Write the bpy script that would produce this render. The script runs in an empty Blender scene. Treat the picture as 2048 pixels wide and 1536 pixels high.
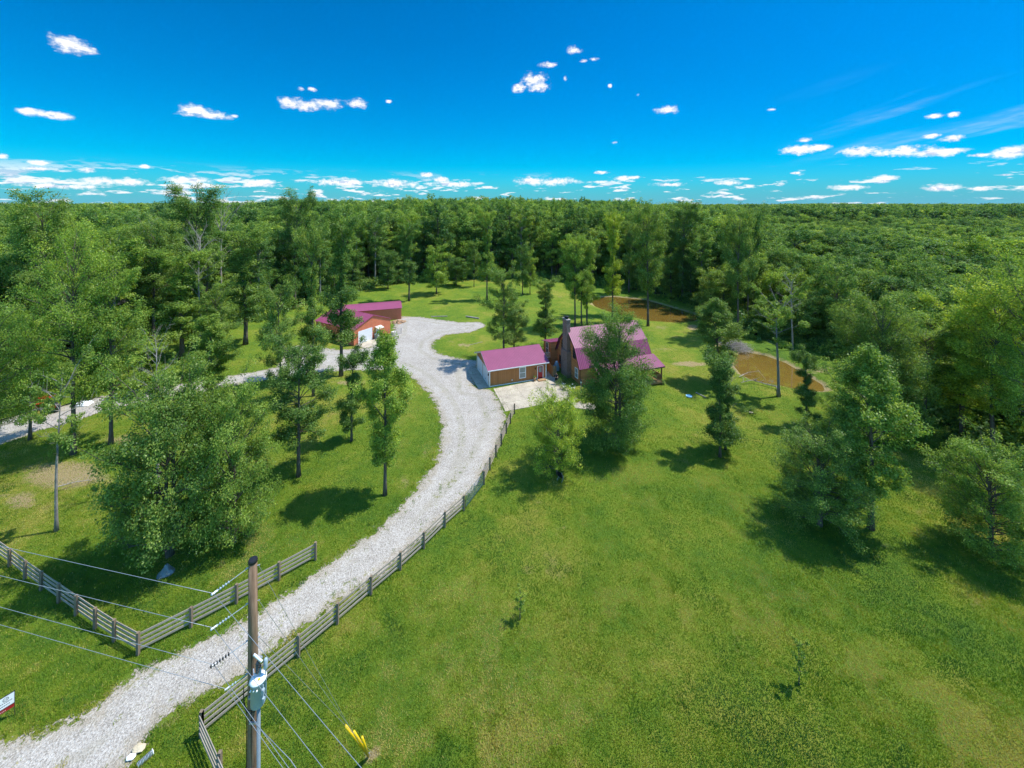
import bpy, math, random
import numpy as np
from mathutils import Vector, Matrix
R = math.radians
sc = bpy.context.scene
col = sc.collection

# ------------------------------------------------------------------ camera
H_CAM, F_PX, HOR = 28.0, 800.0, 410.0
cam_d = bpy.data.cameras.new("camera"); cam = bpy.data.objects.new("camera", cam_d); col.objects.link(cam)
cam.location = (0, 0, H_CAM); cam.rotation_euler = (R(90), 0, 0)
cam_d.sensor_width = 36; cam_d.lens = F_PX/2048*36
cam_d.shift_y = -(768-HOR)/2048
cam_d.clip_start = 0.5; cam_d.clip_end = 40000
sc.camera = cam

# ------------------------------------------------------------------ light and exposure
SUN_EL, SUN_AZ = R(62), R(77)          # azimuth clockwise from +Y
SUN_STR, SKY_STR, EXPO = 4.5, 0.15, 0.50
sun_d = bpy.data.lights.new("sun", 'SUN'); sun_d.energy = SUN_STR; sun_d.angle = R(0.5); sun_d.color = (1.0, .955, .88)
sun = bpy.data.objects.new("sun", sun_d); col.objects.link(sun)
to_sun = Vector((math.sin(SUN_AZ)*math.cos(SUN_EL), math.cos(SUN_AZ)*math.cos(SUN_EL), math.sin(SUN_EL)))
sun.rotation_euler = to_sun.to_track_quat('Z', 'Y').to_euler(); sun.location = (60, 20, 90)
vs = sc.view_settings; sc.display_settings.display_device = 'sRGB'
vs.view_transform = 'Standard'; vs.look = 'None'; vs.gamma = 1; vs.use_curve_mapping = False; vs.exposure = EXPO
sc.cycles.max_bounces = 6; sc.cycles.diffuse_bounces = 3; sc.cycles.glossy_bounces = 2
sc.cycles.transmission_bounces = 4; sc.cycles.transparent_max_bounces = 8; sc.cycles.use_adaptive_sampling = True
sc.cycles.adaptive_threshold = 0.02
sc.cycles.sample_clamp_indirect = 6
sc.cycles.use_denoising = True; sc.cycles.denoiser = 'OPENIMAGEDENOISE'; sc.cycles.denoising_input_passes = 'RGB_ALBEDO_NORMAL'

# ------------------------------------------------------------------ node helper
class NT:
    def __init__(s, nt): s.nt = nt
    def n(s, t, **kw):
        nd = s.nt.nodes.new(t)
        ins = kw.pop('i', {})
        for k, v in kw.items(): setattr(nd, k, v)
        for k, v in ins.items():
            sk = nd.inputs[k]
            if hasattr(v, 'is_output') : s.nt.links.new(v, sk)
            else: sk.default_value = v
        return nd
    def m(s, op, a, b=0.0, c=None, clamp=False):
        d = {0: a, 1: b}
        if c is not None: d[2] = c
        return s.n('ShaderNodeMath', operation=op, use_clamp=clamp, i=d).outputs[0]
    def v(s, op, a, b=None, c=None):
        d = {0: a}
        if b is not None: d[1] = b
        if c is not None: d[2] = c
        nd = s.n('ShaderNodeVectorMath', operation=op, i=d)
        return nd.outputs['Value'] if op in ('LENGTH', 'DOT_PRODUCT', 'DISTANCE') else nd.outputs[0]
    def mix(s, f, a, b, bt='MIX'):
        nd = s.n('ShaderNodeMix', data_type='RGBA', blend_type=bt, i={0: f, 6: a, 7: b})
        return nd.outputs[2]
    def noise(s, vec, sc_, det=3.0, rough=.55, dist=0.0, dim='3D'):
        nd = s.n('ShaderNodeTexNoise', noise_dimensions=dim, i={'Vector': vec, 'Scale': sc_, 'Detail': det, 'Roughness': rough, 'Distortion': dist})
        return nd.outputs[0]
    def ramp(s, f, stops, interp='LINEAR'):
        nd = s.n('ShaderNodeValToRGB'); cr = nd.color_ramp; cr.interpolation = interp
        while len(cr.elements) < len(stops): cr.elements.new(.5)
        for e, (p, c) in zip(cr.elements, stops):
            e.position = p; e.color = (c[0], c[1], c[2], 1) if not isinstance(c, (int, float)) else (c, c, c, 1)
        s.nt.links.new(f, nd.inputs[0]); return nd.outputs[0]
    def step(s, x, a, b):
        return s.n('ShaderNodeMapRange', interpolation_type='SMOOTHSTEP', i={0: x, 1: a, 2: b, 3: 0.0, 4: 1.0}).outputs[0]
    def sep(s, v):
        nd = s.n('ShaderNodeSeparateXYZ', i={0: v}); return nd.outputs[0], nd.outputs[1], nd.outputs[2]
    def comb(s, x, y, z):
        return s.n('ShaderNodeCombineXYZ', i={0: x, 1: y, 2: z}).outputs[0]

# ------------------------------------------------------------------ world
world = bpy.data.worlds.new("World"); sc.world = world; world.use_nodes = True
nt = world.node_tree; nt.nodes.clear(); w = NT(nt)
sky = w.n('ShaderNodeTexSky', sky_type='NISHITA', sun_disc=False, sun_elevation=SUN_EL, sun_rotation=SUN_AZ,
          altitude=300, air_density=1.0, dust_density=0.3, ozone_density=3.0)
dirv = w.n('ShaderNodeTexCoord').outputs['Generated']
dx, dy, dz = w.sep(dirv)
az = w.m('ARCTAN2', dx, dy)
el = w.m('ARCSINE', dz)
skyc = w.n('ShaderNodeHueSaturation', i={'Hue': .5, 'Saturation': 1.28, 'Value': 1.0, 'Color': sky.outputs[0]}).outputs[0]
fillf = w.m('MAXIMUM', w.step(el, .52, .85), w.step(dy, .1, -.4))  # sky overhead and behind, outside the view, brightened as added fill light
skyc = w.mix(1.0, skyc, w.mix(fillf, (0.0, 0.545, 0.72, 1), (1.95, 1.8, 1.6, 1)), 'MULTIPLY')
CLOUDS = [  # pixel centre and half extents of the separate clouds
 (135,86,38,13),(160,96,34,9),(52,222,34,6),(88,228,30,7),(122,233,30,7),(395,222,34,11),(425,230,36,7),(470,232,9,3),
 (585,206,24,9),(610,211,40,9),(655,206,26,8),(603,178,9,4),(624,178,11,4),(713,207,18,8),(778,203,7,3),
 (1070,158,24,10),(1080,174,20,7),(1039,176,13,7),(1150,101,14,7),(1096,130,17,4),(1188,118,9,3),(1168,122,7,2.5),
 (1130,157,4,5),(1220,172,4,3),(1334,220,22,7),(1276,189,4,3),(1228,285,7,2.5),(1545,219,9,2.5),
 (1870,232,18,5),(1905,229,12,4),(1862,272,20,4),(1903,277,22,6),(1600,299,34,8),(1640,295,26,5),(1720,302,50,9),(1790,303,60,9),(1860,306,50,8),(1900,302,38,5),
 (1608,280,16,4),(2020,304,44,9),(1960,310,26,3),(75,325,26,5),(68,337,34,4),(172,340,26,6),(5,312,14,6),(290,333,12,3),(178,338,20,4),
 (1204,345,13,3),(852,350,13,4),(878,359,16,5),(1244,357,14,4),(1268,355,11,3),(1196,364,22,3),(1770,357,24,5),(1590,346,9,2),(2010,350,18,2.5),
 (215,362,74,8),(375,360,48,7),(520,366,40,7),(110,372,90,5),(680,365,60,7),(790,367,50,7),(900,368,45,5),(1060,362,34,7),(1110,363,40,7),(1340,369,26,4),(1455,365,24,5),(1500,372,12,3),(1880,376,42,6),(1700,374,34,5),(1960,377,34,4)]
dmin = None
nz = w.noise(dirv, 42.0, 5.0, .60)
nzu = w.noise(w.v('ADD', dirv, (0, 0, .007)), 42.0, 3.0, .60)
nz2 = w.noise(w.comb(az, w.m('MULTIPLY', el, 2.4), 7.3), 110.0, 4.0, .6)
jit = w.m('ADD', w.m('MULTIPLY', w.m('SUBTRACT', nz, .5), 2.9), w.m('MULTIPLY', w.m('SUBTRACT', nz2, .5), 1.3))
ae = w.comb(az, el, 0.0)
for (cx, cy, rx, ry) in CLOUDS:
    ca = math.atan((cx-1024)/F_PX); hyp = math.hypot(F_PX, cx-1024); ce = math.atan((HOR-cy)/hyp)
    sa = hyp*hyp/F_PX/rx/1.12; se = hyp/ry/1.25
    p = w.v('MULTIPLY_ADD', ae, (sa, se, 0), (-ca*sa, -ce*se, 0))
    d = w.v('LENGTH', p)
    dmin = d if dmin is None else w.m('SMOOTH_MIN', dmin, d, .35)
front = w.m('GREATER_THAN', dy, 0.0)
c1 = w.m('SUBTRACT', w.m('SUBTRACT', 1.12, dmin), w.m('MULTIPLY', jit, .8))
c1 = w.m('MULTIPLY', w.step(c1, -.02, .95), front)
# low cloud field : a layer projected to its own height
iz = w.m('DIVIDE', 1.0, w.m('MAXIMUM', w.m('ADD', dz, .012), .004))
pl = w.comb(w.m('MULTIPLY', dx, iz), w.m('MULTIPLY', dy, iz), 0.0)
fld = w.noise(w.comb(az, w.m('MULTIPLY', el, 5.0), 3.1), 15.0, 5.0, .60)
fldu = w.noise(w.comb(az, w.m('MULTIPLY', w.m('ADD', el, .0045), 5.0), 3.1), 15.0, 5.0, .60)
cov = w.m('MULTIPLY', w.step(el, .085, .040), w.step(el, -.01, .006))
lef = w.m('ADD', .400, w.m('MULTIPLY', w.step(az, .15, -.75), .09))
c2 = w.m('MULTIPLY', w.step(w.m('ADD', fld, w.m('MULTIPLY', w.m('SUBTRACT', lef, .4), .62)), .56, .645), cov)
wisp = w.m('MULTIPLY', w.step(w.noise(w.comb(w.m('MULTIPLY', az, 1.4), w.m('MULTIPLY', w.m('SUBTRACT', el, w.m('MULTIPLY', az, .25)), 16.0), 2.0), 2.2, 4.0), .5, .8), w.m('MULTIPLY', w.step(az, .55, .95), .30))
wisp = w.m('MULTIPLY', wisp, w.m('MULTIPLY', w.step(el, .02, .08), w.step(el, .26, .16)))
cl = w.m('MAXIMUM', w.m('MAXIMUM', c1, w.m('MULTIPLY', c2, .85)), wisp, clamp=True)
lit = w.m('MAXIMUM', w.m('MULTIPLY', w.m('GREATER_THAN', c1, .05), w.step(w.m('SUBTRACT', nzu, nz), -.09, .04)), w.step(w.m('SUBTRACT', fld, fldu), -.035, .035))
tcol = w.mix(lit, (3.1, 3.5, 4.4, 1), (5.4, 5.35, 5.4, 1))
hz = w.step(el, .10, -.01)
skyc = w.mix(w.m('MULTIPLY', w.step(el, .34, .05), .34), skyc, (.0, .86, .86, 1), 'MULTIPLY')
skyc = w.mix(w.m('MULTIPLY', w.step(az, -.1, .9), w.step(el, .55, .1)), skyc, (.35, .81, .88, 1), 'MULTIPLY')
skyc = w.mix(w.m('MULTIPLY', hz, .75), skyc, (.85, 2.15, 3.05, 1))
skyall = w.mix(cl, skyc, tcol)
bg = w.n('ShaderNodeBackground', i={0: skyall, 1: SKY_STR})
w.n('ShaderNodeOutputWorld', i={0: bg.outputs[0]})
world.cycles.sampling_method = 'MANUAL'; world.cycles.sample_map_resolution = 512

# ------------------------------------------------------------------ terrain maths
def sstep(x, a, b):
    t = np.clip((np.asarray(x, float)-a)/(b-a), 0, 1); return t*t*(3-2*t)
def vnoise(x, y, s, seed=0):
    x = np.asarray(x, float)/s; y = np.asarray(y, float)/s
    return (np.sin(x*1.7+seed)+np.sin(y*1.3+seed*2.1+1)+np.sin((x+y)*1.1+seed*.7)+np.sin((x-y)*.83+2+seed))/4
def fbm(x, y, sc_, octv=4, seed=0):
    out = 0; amp = 1; tot = 0; rng = np.random.default_rng(seed)
    for o in range(octv):
        T = rng.random((256, 256)); u = np.asarray(x, float)/sc_+500; v = np.asarray(y, float)/sc_+500
        iu = np.floor(u).astype(int); iv = np.floor(v).astype(int); fu = u-iu; fv = v-iv; fu = fu*fu*(3-2*fu); fv = fv*fv*(3-2*fv)
        a, b, c, d = T[iu % 256, iv % 256], T[(iu+1) % 256, iv % 256], T[iu % 256, (iv+1) % 256], T[(iu+1) % 256, (iv+1) % 256]
        out = out+amp*((a*(1-fu)+b*fu)*(1-fv)+(c*(1-fu)+d*fu)*fv); tot += amp; amp *= .55; sc_ *= .48
    return out/tot
def poly_sd(x, y, poly):
    x = np.asarray(x, float).ravel(); y = np.asarray(y, float).ravel()
    P = np.asarray(poly, float); Q = np.roll(P, -1, axis=0)
    d = np.full(x.shape, 1e18); ins = np.zeros(x.shape, bool)
    for (x1, y1), (x2, y2) in zip(P, Q):
        ex, ey = x2-x1, y2-y1; l = ex*ex+ey*ey+1e-12
        t = np.clip(((x-x1)*ex+(y-y1)*ey)/l, 0, 1)
        d = np.minimum(d, (x-x1-t*ex)**2+(y-y1-t*ey)**2)
        if y1 != y2:
            c = ((y1 > y) != (y2 > y)) & (x < (x2-x1)*(y-y1)/(y2-y1)+x1)
            ins ^= c
    d = np.sqrt(d); return np.where(ins, -d, d)
def base_h(x, y):
    x = np.asarray(x, float); y = np.asarray(y, float)
    low = -1.0*sstep(x, 13, 29)*sstep(y, 27, 60)
    t = x/np.maximum(y, 1)
    hill = 3.5*sstep(y, 150, 330)*np.exp(-((t+.02)/.42)**2)
    hill2 = 3.0*sstep(y, 160, 500)*sstep(t, .25, .8)
    left = -3.0*sstep(y, 150, 400)*sstep(-t, .45, .9)
    far = sstep(y, 1500, 7000)*(17+10*vnoise(x, y, 1500, 3)+6*vnoise(x, y, 600, 5)) + sstep(y, 500, 1500)*6*(vnoise(x, y, 260, 1)+.2)
    back = sstep(y, 8800, 9800)*13*(sstep(-t, -.2, .9)) 
    return low+hill+hill2+left+far+back
def P0(px, py, h=0.0):
    Z = F_PX*(H_CAM-h)/(py-HOR); return ((px-1024)*Z/F_PX, Z)
def P(px, py):
    h = 0.0
    for _ in range(12):
        x, y = P0(px, py, h); h = float(base_h(x, y))
    return x, y
POND1 = [P(*p) for p in [(1177,598),(1190,592),(1230,591),(1290,597),(1340,611),(1385,624),(1402,634),(1385,640),(1350,642),(1300,639),(1250,628),(1210,618),(1185,608)]]
POND2 = [P(*p) for p in [(1466,708),(1490,700),(1530,707),(1570,721),(1610,744),(1645,765),(1650,778),(1610,777),(1560,766),(1510,758),(1482,745),(1468,728)]]
ROAD = [P(*p) for p in [(-140,1510),(0,1487),(105,1457),(192,1419),(244,1370),(314,1321),(384,1293),(436,1269),(488,1241),(558,1199),(628,1150),(700,1098),(750,1063),(800,1018),(840,970),(868,930),(883,890),(886,850),(876,815),(860,788),(838,765),(815,748),(790,737),(750,741),(700,740),(660,743),(610,748),(554,757),(500,765),(434,777),(374,788),(300,800),(249,812),(200,822),(150,838),(100,850),(60,868),(0,890),(-80,915),
 (-80,850),(0,840),(60,825),(110,815),(180,798),(230,787),(285,777),(362,768),(419,759),(509,744),(554,735),(570,706),(585,694),(610,688),(640,694),(680,700),(740,695),(764,682),(787,668),(790,650),(800,633),(840,634),(880,640),(920,645),(958,644),(972,652),(944,664),(890,670),(867,684),(864,697),(882,708),(910,716),(950,721),(962,724),
 (945,745),(948,775),(985,780),(1003,815),(1012,838),(1000,880),(985,915),(965,950),(940,985),(912,1015),(880,1045),(840,1080),(800,1115),(740,1165),(663,1213),(593,1265),(537,1307),(471,1352),(419,1384),(366,1408),(314,1447),(279,1495),(240,1536),(180,1620),(-200,1700)]]
PATIO = [P(*p) for p in [(987,778),(1011,823),(1132,801),(1150,816),(1188,821),(1194,809),(1163,804),(1148,791),(1137,777),(1118,757),(1103,738),(1096,741),(1091,758)]]
def height(x, y):
    x = np.asarray(x, float); y = np.asarray(y, float); shp = x.shape
    h = base_h(x, y).ravel().copy(); xf = x.ravel(); yf = y.ravel()
    m = (xf > 5) & (xf < 70) & (yf > 50) & (yf < 150)
    if m.any():
        sd = np.minimum(poly_sd(xf[m], yf[m], POND1), poly_sd(xf[m], yf[m], POND2))
        h[m] -= .8*(1-sstep(sd, -1.6, 1.6))
    near = (yf > 5) & (yf < 140) & (np.abs(xf) < 80)
    return h.reshape(shp)
WATER_Z = -1.40
EDGE_X = [-400,-50,60,150,230,300,400,480,560,640,700,800,1000,1130,1200,1290,1370,1420,1470,1560,1640,1700,1790,1830,1880,1930,1990,2048,2500]
EDGE_Y = [930,850,800,752,730,694,676,652,628,604,584,566,556,560,566,578,598,632,662,668,688,716,745,800,850,880,930,960,1150]
def forest_side(x, y):        # >0 : inside the woods (metres-ish, in angular units)
    x = np.asarray(x, float); y = np.asarray(y, float)
    px = 1024+F_PX*x/np.maximum(y, 1); py = HOR+F_PX*H_CAM/np.maximum(y, 1)
    e = np.interp(px, EDGE_X, EDGE_Y)
    ye = F_PX*H_CAM/(e-HOR)
    return y-ye

# ------------------------------------------------------------------ object helpers
def tag(o, label=None, cat=None, group=None, kind=None):
    if label: o['label'] = label
    if cat: o['category'] = cat
    if group: o['group'] = group
    if kind: o['kind'] = kind
    return o
def empty(name, loc, rz=0, label=None, cat=None, group=None):
    o = bpy.data.objects.new(name, None); col.objects.link(o); o.empty_display_size = .3
    o.location = loc; o.rotation_euler = (0, 0, rz); return tag(o, label, cat, group)
class MB:
    def __init__(s): s.v = []; s.f = []; s.mi = []
    def add(s, vs, fs, mi=0):
        b = len(s.v); s.v.extend([tuple(map(float, v)) for v in vs]); s.f.extend([tuple(b+i for i in f) for f in fs]); s.mi.extend([mi]*len(fs)); return s
    def box(s, x0, y0, z0, x1, y1, z1, mi=0, M=None):
        vs = [Vector(p) for p in ((x0,y0,z0),(x1,y0,z0),(x1,y1,z0),(x0,y1,z0),(x0,y0,z1),(x1,y0,z1),(x1,y1,z1),(x0,y1,z1))]
        if M is not None: vs = [M @ v for v in vs]
        return s.add(vs, [(0,3,2,1),(4,5,6,7),(0,1,5,4),(1,2,6,5),(2,3,7,6),(3,0,4,7)], mi)
    def beam(s, a, b, wd, hg, mi=0, up=(0,0,1)):
        a = Vector(a); b = Vector(b); d = (b-a); L = d.length; d.normalize()
        upv = Vector(up); x = d.cross(upv)
        if x.length < 1e-4: x = d.cross(Vector((1,0,0)))
        x.normalize(); z = x.cross(d)
        vs = []
        for p in (a, b):
            for sx, sz in ((-1,-1),(1,-1),(1,1),(-1,1)): vs.append(p+x*sx*wd/2+z*sz*hg/2)
        return s.add(vs, [(0,1,2,3),(7,6,5,4),(0,4,5,1),(1,5,6,2),(2,6,7,3),(3,7,4,0)], mi)
    def tube(s, pts, rad, sides=6, mi=0, cap=True):
        pts = [Vector(p) for p in pts]; n = len(pts)
        if not hasattr(rad, '__len__'): rad = [rad]*n
        rings = []; ref = Vector((.31, .17, .93))
        for i, p in enumerate(pts):
            d = (pts[min(i+1, n-1)]-pts[max(i-1, 0)])
            if d.length < 1e-9: d = Vector((0,0,1))
            d.normalize()
            if abs(d.dot(ref)) > .97: ref = Vector((.93, .2, .1))
            x = d.cross(ref).normalized(); y = d.cross(x)
            rings.append([p+(x*math.cos(2*math.pi*k/sides)+y*math.sin(2*math.pi*k/sides))*rad[i] for k in range(sides)])
        vs = [q for r in rings for q in r]; fs = []
        for i in range(n-1):
            for k in range(sides):
                k2 = (k+1) % sides
                fs.append((i*sides+k, i*sides+k2, (i+1)*sides+k2, (i+1)*sides+k))
        if cap: fs.append(tuple(range(sides))[::-1]); fs.append(tuple((n-1)*sides+k for k in range(sides)))
        return s.add(vs, fs, mi)
    def lathe(s, prof, c=(0,0,0), sides=16, mi=0):
        n = len(prof); vs = []
        for r, z in prof:
            for k in range(sides):
                a = 2*math.pi*k/sides; vs.append((c[0]+r*math.cos(a), c[1]+r*math.sin(a), c[2]+z))
        fs = []
        for i in range(n-1):
            for k in range(sides):
                k2 = (k+1) % sides
                fs.append((i*sides+k, i*sides+k2, (i+1)*sides+k2, (i+1)*sides+k))
        fs.append(tuple(range(sides))[::-1]); fs.append(tuple((n-1)*sides+k for k in range(sides)))
        return s.add(vs, fs, mi)
    def mesh(s, name, mats, smooth=False):
        me = bpy.data.meshes.new(name); me.from_pydata(s.v, [], s.f)
        if not isinstance(mats, (list, tuple)): mats = [mats]
        for m in mats: me.materials.append(m)
        if len(mats) > 1: me.polygons.foreach_set('material_index', s.mi)
        if smooth: me.polygons.foreach_set('use_smooth', [True]*len(me.polygons))
        me.update(); return me
    def build(s, name, mats, parent=None, smooth=False, loc=None, rz=0):
        me = s.mesh(name, mats, smooth); o = bpy.data.objects.new(name, me); col.objects.link(o)
        if parent is not None: o.parent = parent
        if loc is not None: o.location = loc; o.rotation_euler = (0, 0, rz)
        return o
def copy_tree(o, parent=None):
    c = o.copy(); col.objects.link(c); c.parent = parent
    for ch in list(o.children): copy_tree(ch, c)
    return c

# ------------------------------------------------------------------ materials
def mat(name, rough=.8, spec=.3):
    m = bpy.data.materials.new(name); m.use_nodes = True; nt = m.node_tree; nt.nodes.clear(); g = NT(nt)
    b = g.n('ShaderNodeBsdfPrincipled', i={'Roughness': rough, 'Specular IOR Level': spec})
    g.n('ShaderNodeOutputMaterial', i={0: b.outputs[0]})
    g.b = b; g.mat = m; return m, g
def setc(g, c, b=None): 
    g.nt.links.new(c, (b or g.b).inputs['Base Color'])
def bump(g, h, st=.5, dist=.02):
    g.nt.links.new(g.n('ShaderNodeBump', i={'Strength': st, 'Distance': dist, 'Height': h}).outputs[0], g.b.inputs['Normal'])
def flat_mat(name, c, rough=.7, spec=.3, var=.12, scale=3.0, metal=0.0):
    m, g = mat(name, rough, spec); co = g.n('ShaderNodeTexCoord').outputs['Object']
    n = g.noise(co, scale, 4.0, .65); n2 = g.noise(co, scale*9, 2.0, .5)
    f = g.m('ADD', g.m('MULTIPLY', n, .65), g.m('MULTIPLY', n2, .35))
    a = [max(0, x*(1-var*1.6)) for x in c]; b = [min(1, x*(1+var*1.6)) for x in c]
    setc(g, g.ramp(f, [(.3, a), (.7, b)])); g.b.inputs['Metallic'].default_value = metal
    return m
M = {}
# ground -----------------------------------------------------------
def ground_mat():
    m, g = mat("grass_ground", .9, .15)
    pos = g.n('ShaderNodeNewGeometry').outputs['Position']
    big = g.noise(pos, .045, 4.0, .6); mid = g.noise(pos, .22, 4.0, .62); sm = g.noise(pos, 1.3, 4.0, .65)
    fine = g.noise(pos, 9.0, 3.0, .7)
    f = g.m('ADD', g.m('ADD', g.m('MULTIPLY', big, .42), g.m('MULTIPLY', mid, .28)), g.m('ADD', g.m('MULTIPLY', sm, .20), g.m('MULTIPLY', fine, .20)))
    c = g.ramp(f, [(.41, (.056, .128, .017)), (.49, (.096, .178, .016)), (.56, (.150, .218, .018)), (.65, (.26, .255, .040))])
    # dark single weeds / clumps and yellow dry flecks
    dk = g.step(g.noise(g.v('ADD', pos, (17, 5, 0)), .9, 5.0, .7), .60, .70)
    c = g.mix(g.m('MULTIPLY', dk, .45), c, (.035, .085, .018, 1))
    dry = g.step(g.m('ADD', g.noise(g.v('ADD', pos, (77, 31, 3)), .33, 6.0, .72), g.m('MULTIPLY', g.m('SUBTRACT', big, .5), .5)), .60, .74)
    c = g.mix(g.m('MULTIPLY', dry, .70), c, (.27, .225, .075, 1))
    ab = g.n('ShaderNodeAttribute', attribute_name='bare').outputs['Fac']
    bn = g.step(g.m('ADD', ab, g.m('MULTIPLY', g.m('SUBTRACT', g.noise(pos, .8, 5.0, .7), .5), 1.1)), .42, .75)
    c = g.mix(g.m('MULTIPLY', bn, .85), c, g.ramp(fine, [(.3, (.26, .18, .09)), (.7, (.46, .36, .20))]))
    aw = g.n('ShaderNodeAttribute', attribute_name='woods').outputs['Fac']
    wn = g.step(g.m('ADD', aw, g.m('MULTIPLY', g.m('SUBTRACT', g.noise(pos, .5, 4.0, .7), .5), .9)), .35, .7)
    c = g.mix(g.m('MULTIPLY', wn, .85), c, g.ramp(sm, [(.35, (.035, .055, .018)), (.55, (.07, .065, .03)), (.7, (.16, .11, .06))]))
    cd = g.m('MULTIPLY', g.noise(pos, 34.0, 2.0, .6), 1.0)
    c = g.mix(.55, c, g.ramp(cd, [(.32, (.25, .30, .25)), (.5, (1, 1, 1)), (.68, (1.0, 1.0, 1.0))]), 'MULTIPLY')
    setc(g, c)
    bump(g, g.m('ADD', g.m('MULTIPLY', cd, .5), g.m('ADD', sm, fine)), .9, .16)
    return m
M['ground'] = ground_mat()
def gravel_mat():
    m, g = mat("white_gravel", .9, .2)
    pos = g.n('ShaderNodeNewGeometry').outputs['Position']
    vor = g.n('ShaderNodeTexVoronoi', i={'Vector': pos, 'Scale': 13.0, 'Randomness': 1.0})
    vor2 = g.n('ShaderNodeTexVoronoi', i={'Vector': pos, 'Scale': 24.0})
    lum = g.sep(vor.outputs['Color'])[0]; lum2 = g.sep(vor2.outputs['Color'])[1]
    big = g.noise(pos, .10, 4.0, .65); mid = g.noise(pos, .8, 5.0, .7)
    f = g.m('ADD', g.m('ADD', g.m('MULTIPLY', lum, .24), g.m('MULTIPLY', lum2, .30)), g.m('ADD', g.m('MULTIPLY', big, .26), g.m('MULTIPLY', mid, .22)))
    c = g.ramp(f, [(.30, (.21, .19, .16)), (.45, (.325, .30, .262)), (.60, (.41, .382, .34)), (.78, (.54, .515, .47))])
    dirt = g.step(g.noise(g.v('ADD', pos, (9, 3, 0)), .5, 5.0, .7), .56, .72)
    c = g.mix(g.m('MULTIPLY', dirt, .35), c, (.34, .28, .20, 1))
    sd = g.n('ShaderNodeAttribute', attribute_name='sd').outputs['Fac']      # metres, negative inside
    edge = g.m('ADD', sd, g.m('ADD', g.m('MULTIPLY', g.m('SUBTRACT', g.noise(pos, .9, 5.0, .7), .5), 3.1), g.m('MULTIPLY', g.m('SUBTRACT', g.noise(pos, 5.0, 4.0, .75), .5), 1.9)))
    c = g.mix(g.m('MULTIPLY', g.step(edge, -1.1, -.1), .40), c, (.26, .21, .12, 1))
    band = g.m('MULTIPLY', g.step(sd, -1.7, -2.1), g.step(sd, -3.0, -2.6))
    c = g.mix(g.m('MULTIPLY', band, .30), c, (.27, .25, .18, 1))
    # weeds that grow through the stones, mostly near the edge and along the middle
    wd = g.m('ADD', g.noise(g.v('ADD', pos, (3, 41, 0)), 2.3, 4.0, .75), g.m('MAXIMUM', g.m('MULTIPLY', g.step(sd, -2.6, -.3), .12), g.m('MULTIPLY', band, .11)))
    weed = g.step(g.m('ADD', wd, g.m('MULTIPLY', g.m('SUBTRACT', g.noise(pos, .25, 3.0, .5), .5), .5)), .70, .76)
    c = g.mix(g.m('MULTIPLY', weed, .8), c, g.ramp(mid, [(.4, (.07, .11, .03)), (.6, (.24, .22, .08))]))
    setc(g, c)
    bump(g, g.m('ADD', vor.outputs['Distance'], g.m('MULTIPLY', mid, .7)), .8, .05)
    mask = g.step(edge, -.12, .12)
    tr = g.n('ShaderNodeBsdfTransparent')
    mx = g.n('ShaderNodeMixShader', i={0: mask, 1: g.b.outputs[0], 2: tr.outputs[0]})
    out = [n for n in g.nt.nodes if n.type == 'OUTPUT_MATERIAL'][0]; g.nt.links.new(mx.outputs[0], out.inputs[0])
    return m
M['gravel'] = gravel_mat()
def concrete_mat():
    m, g = mat("concrete", .85, .25); pos = g.n('ShaderNodeTexCoord').outputs['Object']
    n = g.noise(pos, .45, 5.0, .65); n2 = g.noise(pos, 7.0, 3.0, .7)
    c = g.ramp(g.m('ADD', g.m('MULTIPLY', n, .7), g.m('MULTIPLY', n2, .3)), [(.33, (.25, .22, .18)), (.5, (.40, .35, .27)), (.68, (.52, .47, .36))])
    x, y, z = g.sep(pos)
    jx = g.m('LESS_THAN', g.m('ABSOLUTE', g.m('SUBTRACT', g.m('FRACT', g.m('DIVIDE', g.m('ADD', x, .9), 3.15)), .5)), .008)
    jy = g.m('LESS_THAN', g.m('ABSOLUTE', g.m('SUBTRACT', g.m('FRACT', g.m('DIVIDE', g.m('ADD', y, .1), 3.6)), .5)), .008)
    c = g.mix(g.m('MULTIPLY', g.m('MAXIMUM', jx, jy), .65), c, (.14, .12, .09, 1))
    setc(g, c); bump(g, n2, .3, .01); return m
M['concrete'] = concrete_mat()
def water_mat():
    m, g = mat("muddy_water", .05, .6); pos = g.n('ShaderNodeNewGeometry').outputs['Position']
    n = g.noise(pos, .12, 4.0, .6)
    setc(g, g.ramp(n, [(.3, (.165, .105, .020)), (.8, (.205, .130, .028))]))
    g.b.inputs['Coat Weight'].default_value = 1.0; g.b.inputs['Coat Roughness'].default_value = .02; g.b.inputs['Coat IOR'].default_value = 1.6; return m
M['water'] = water_mat()
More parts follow.
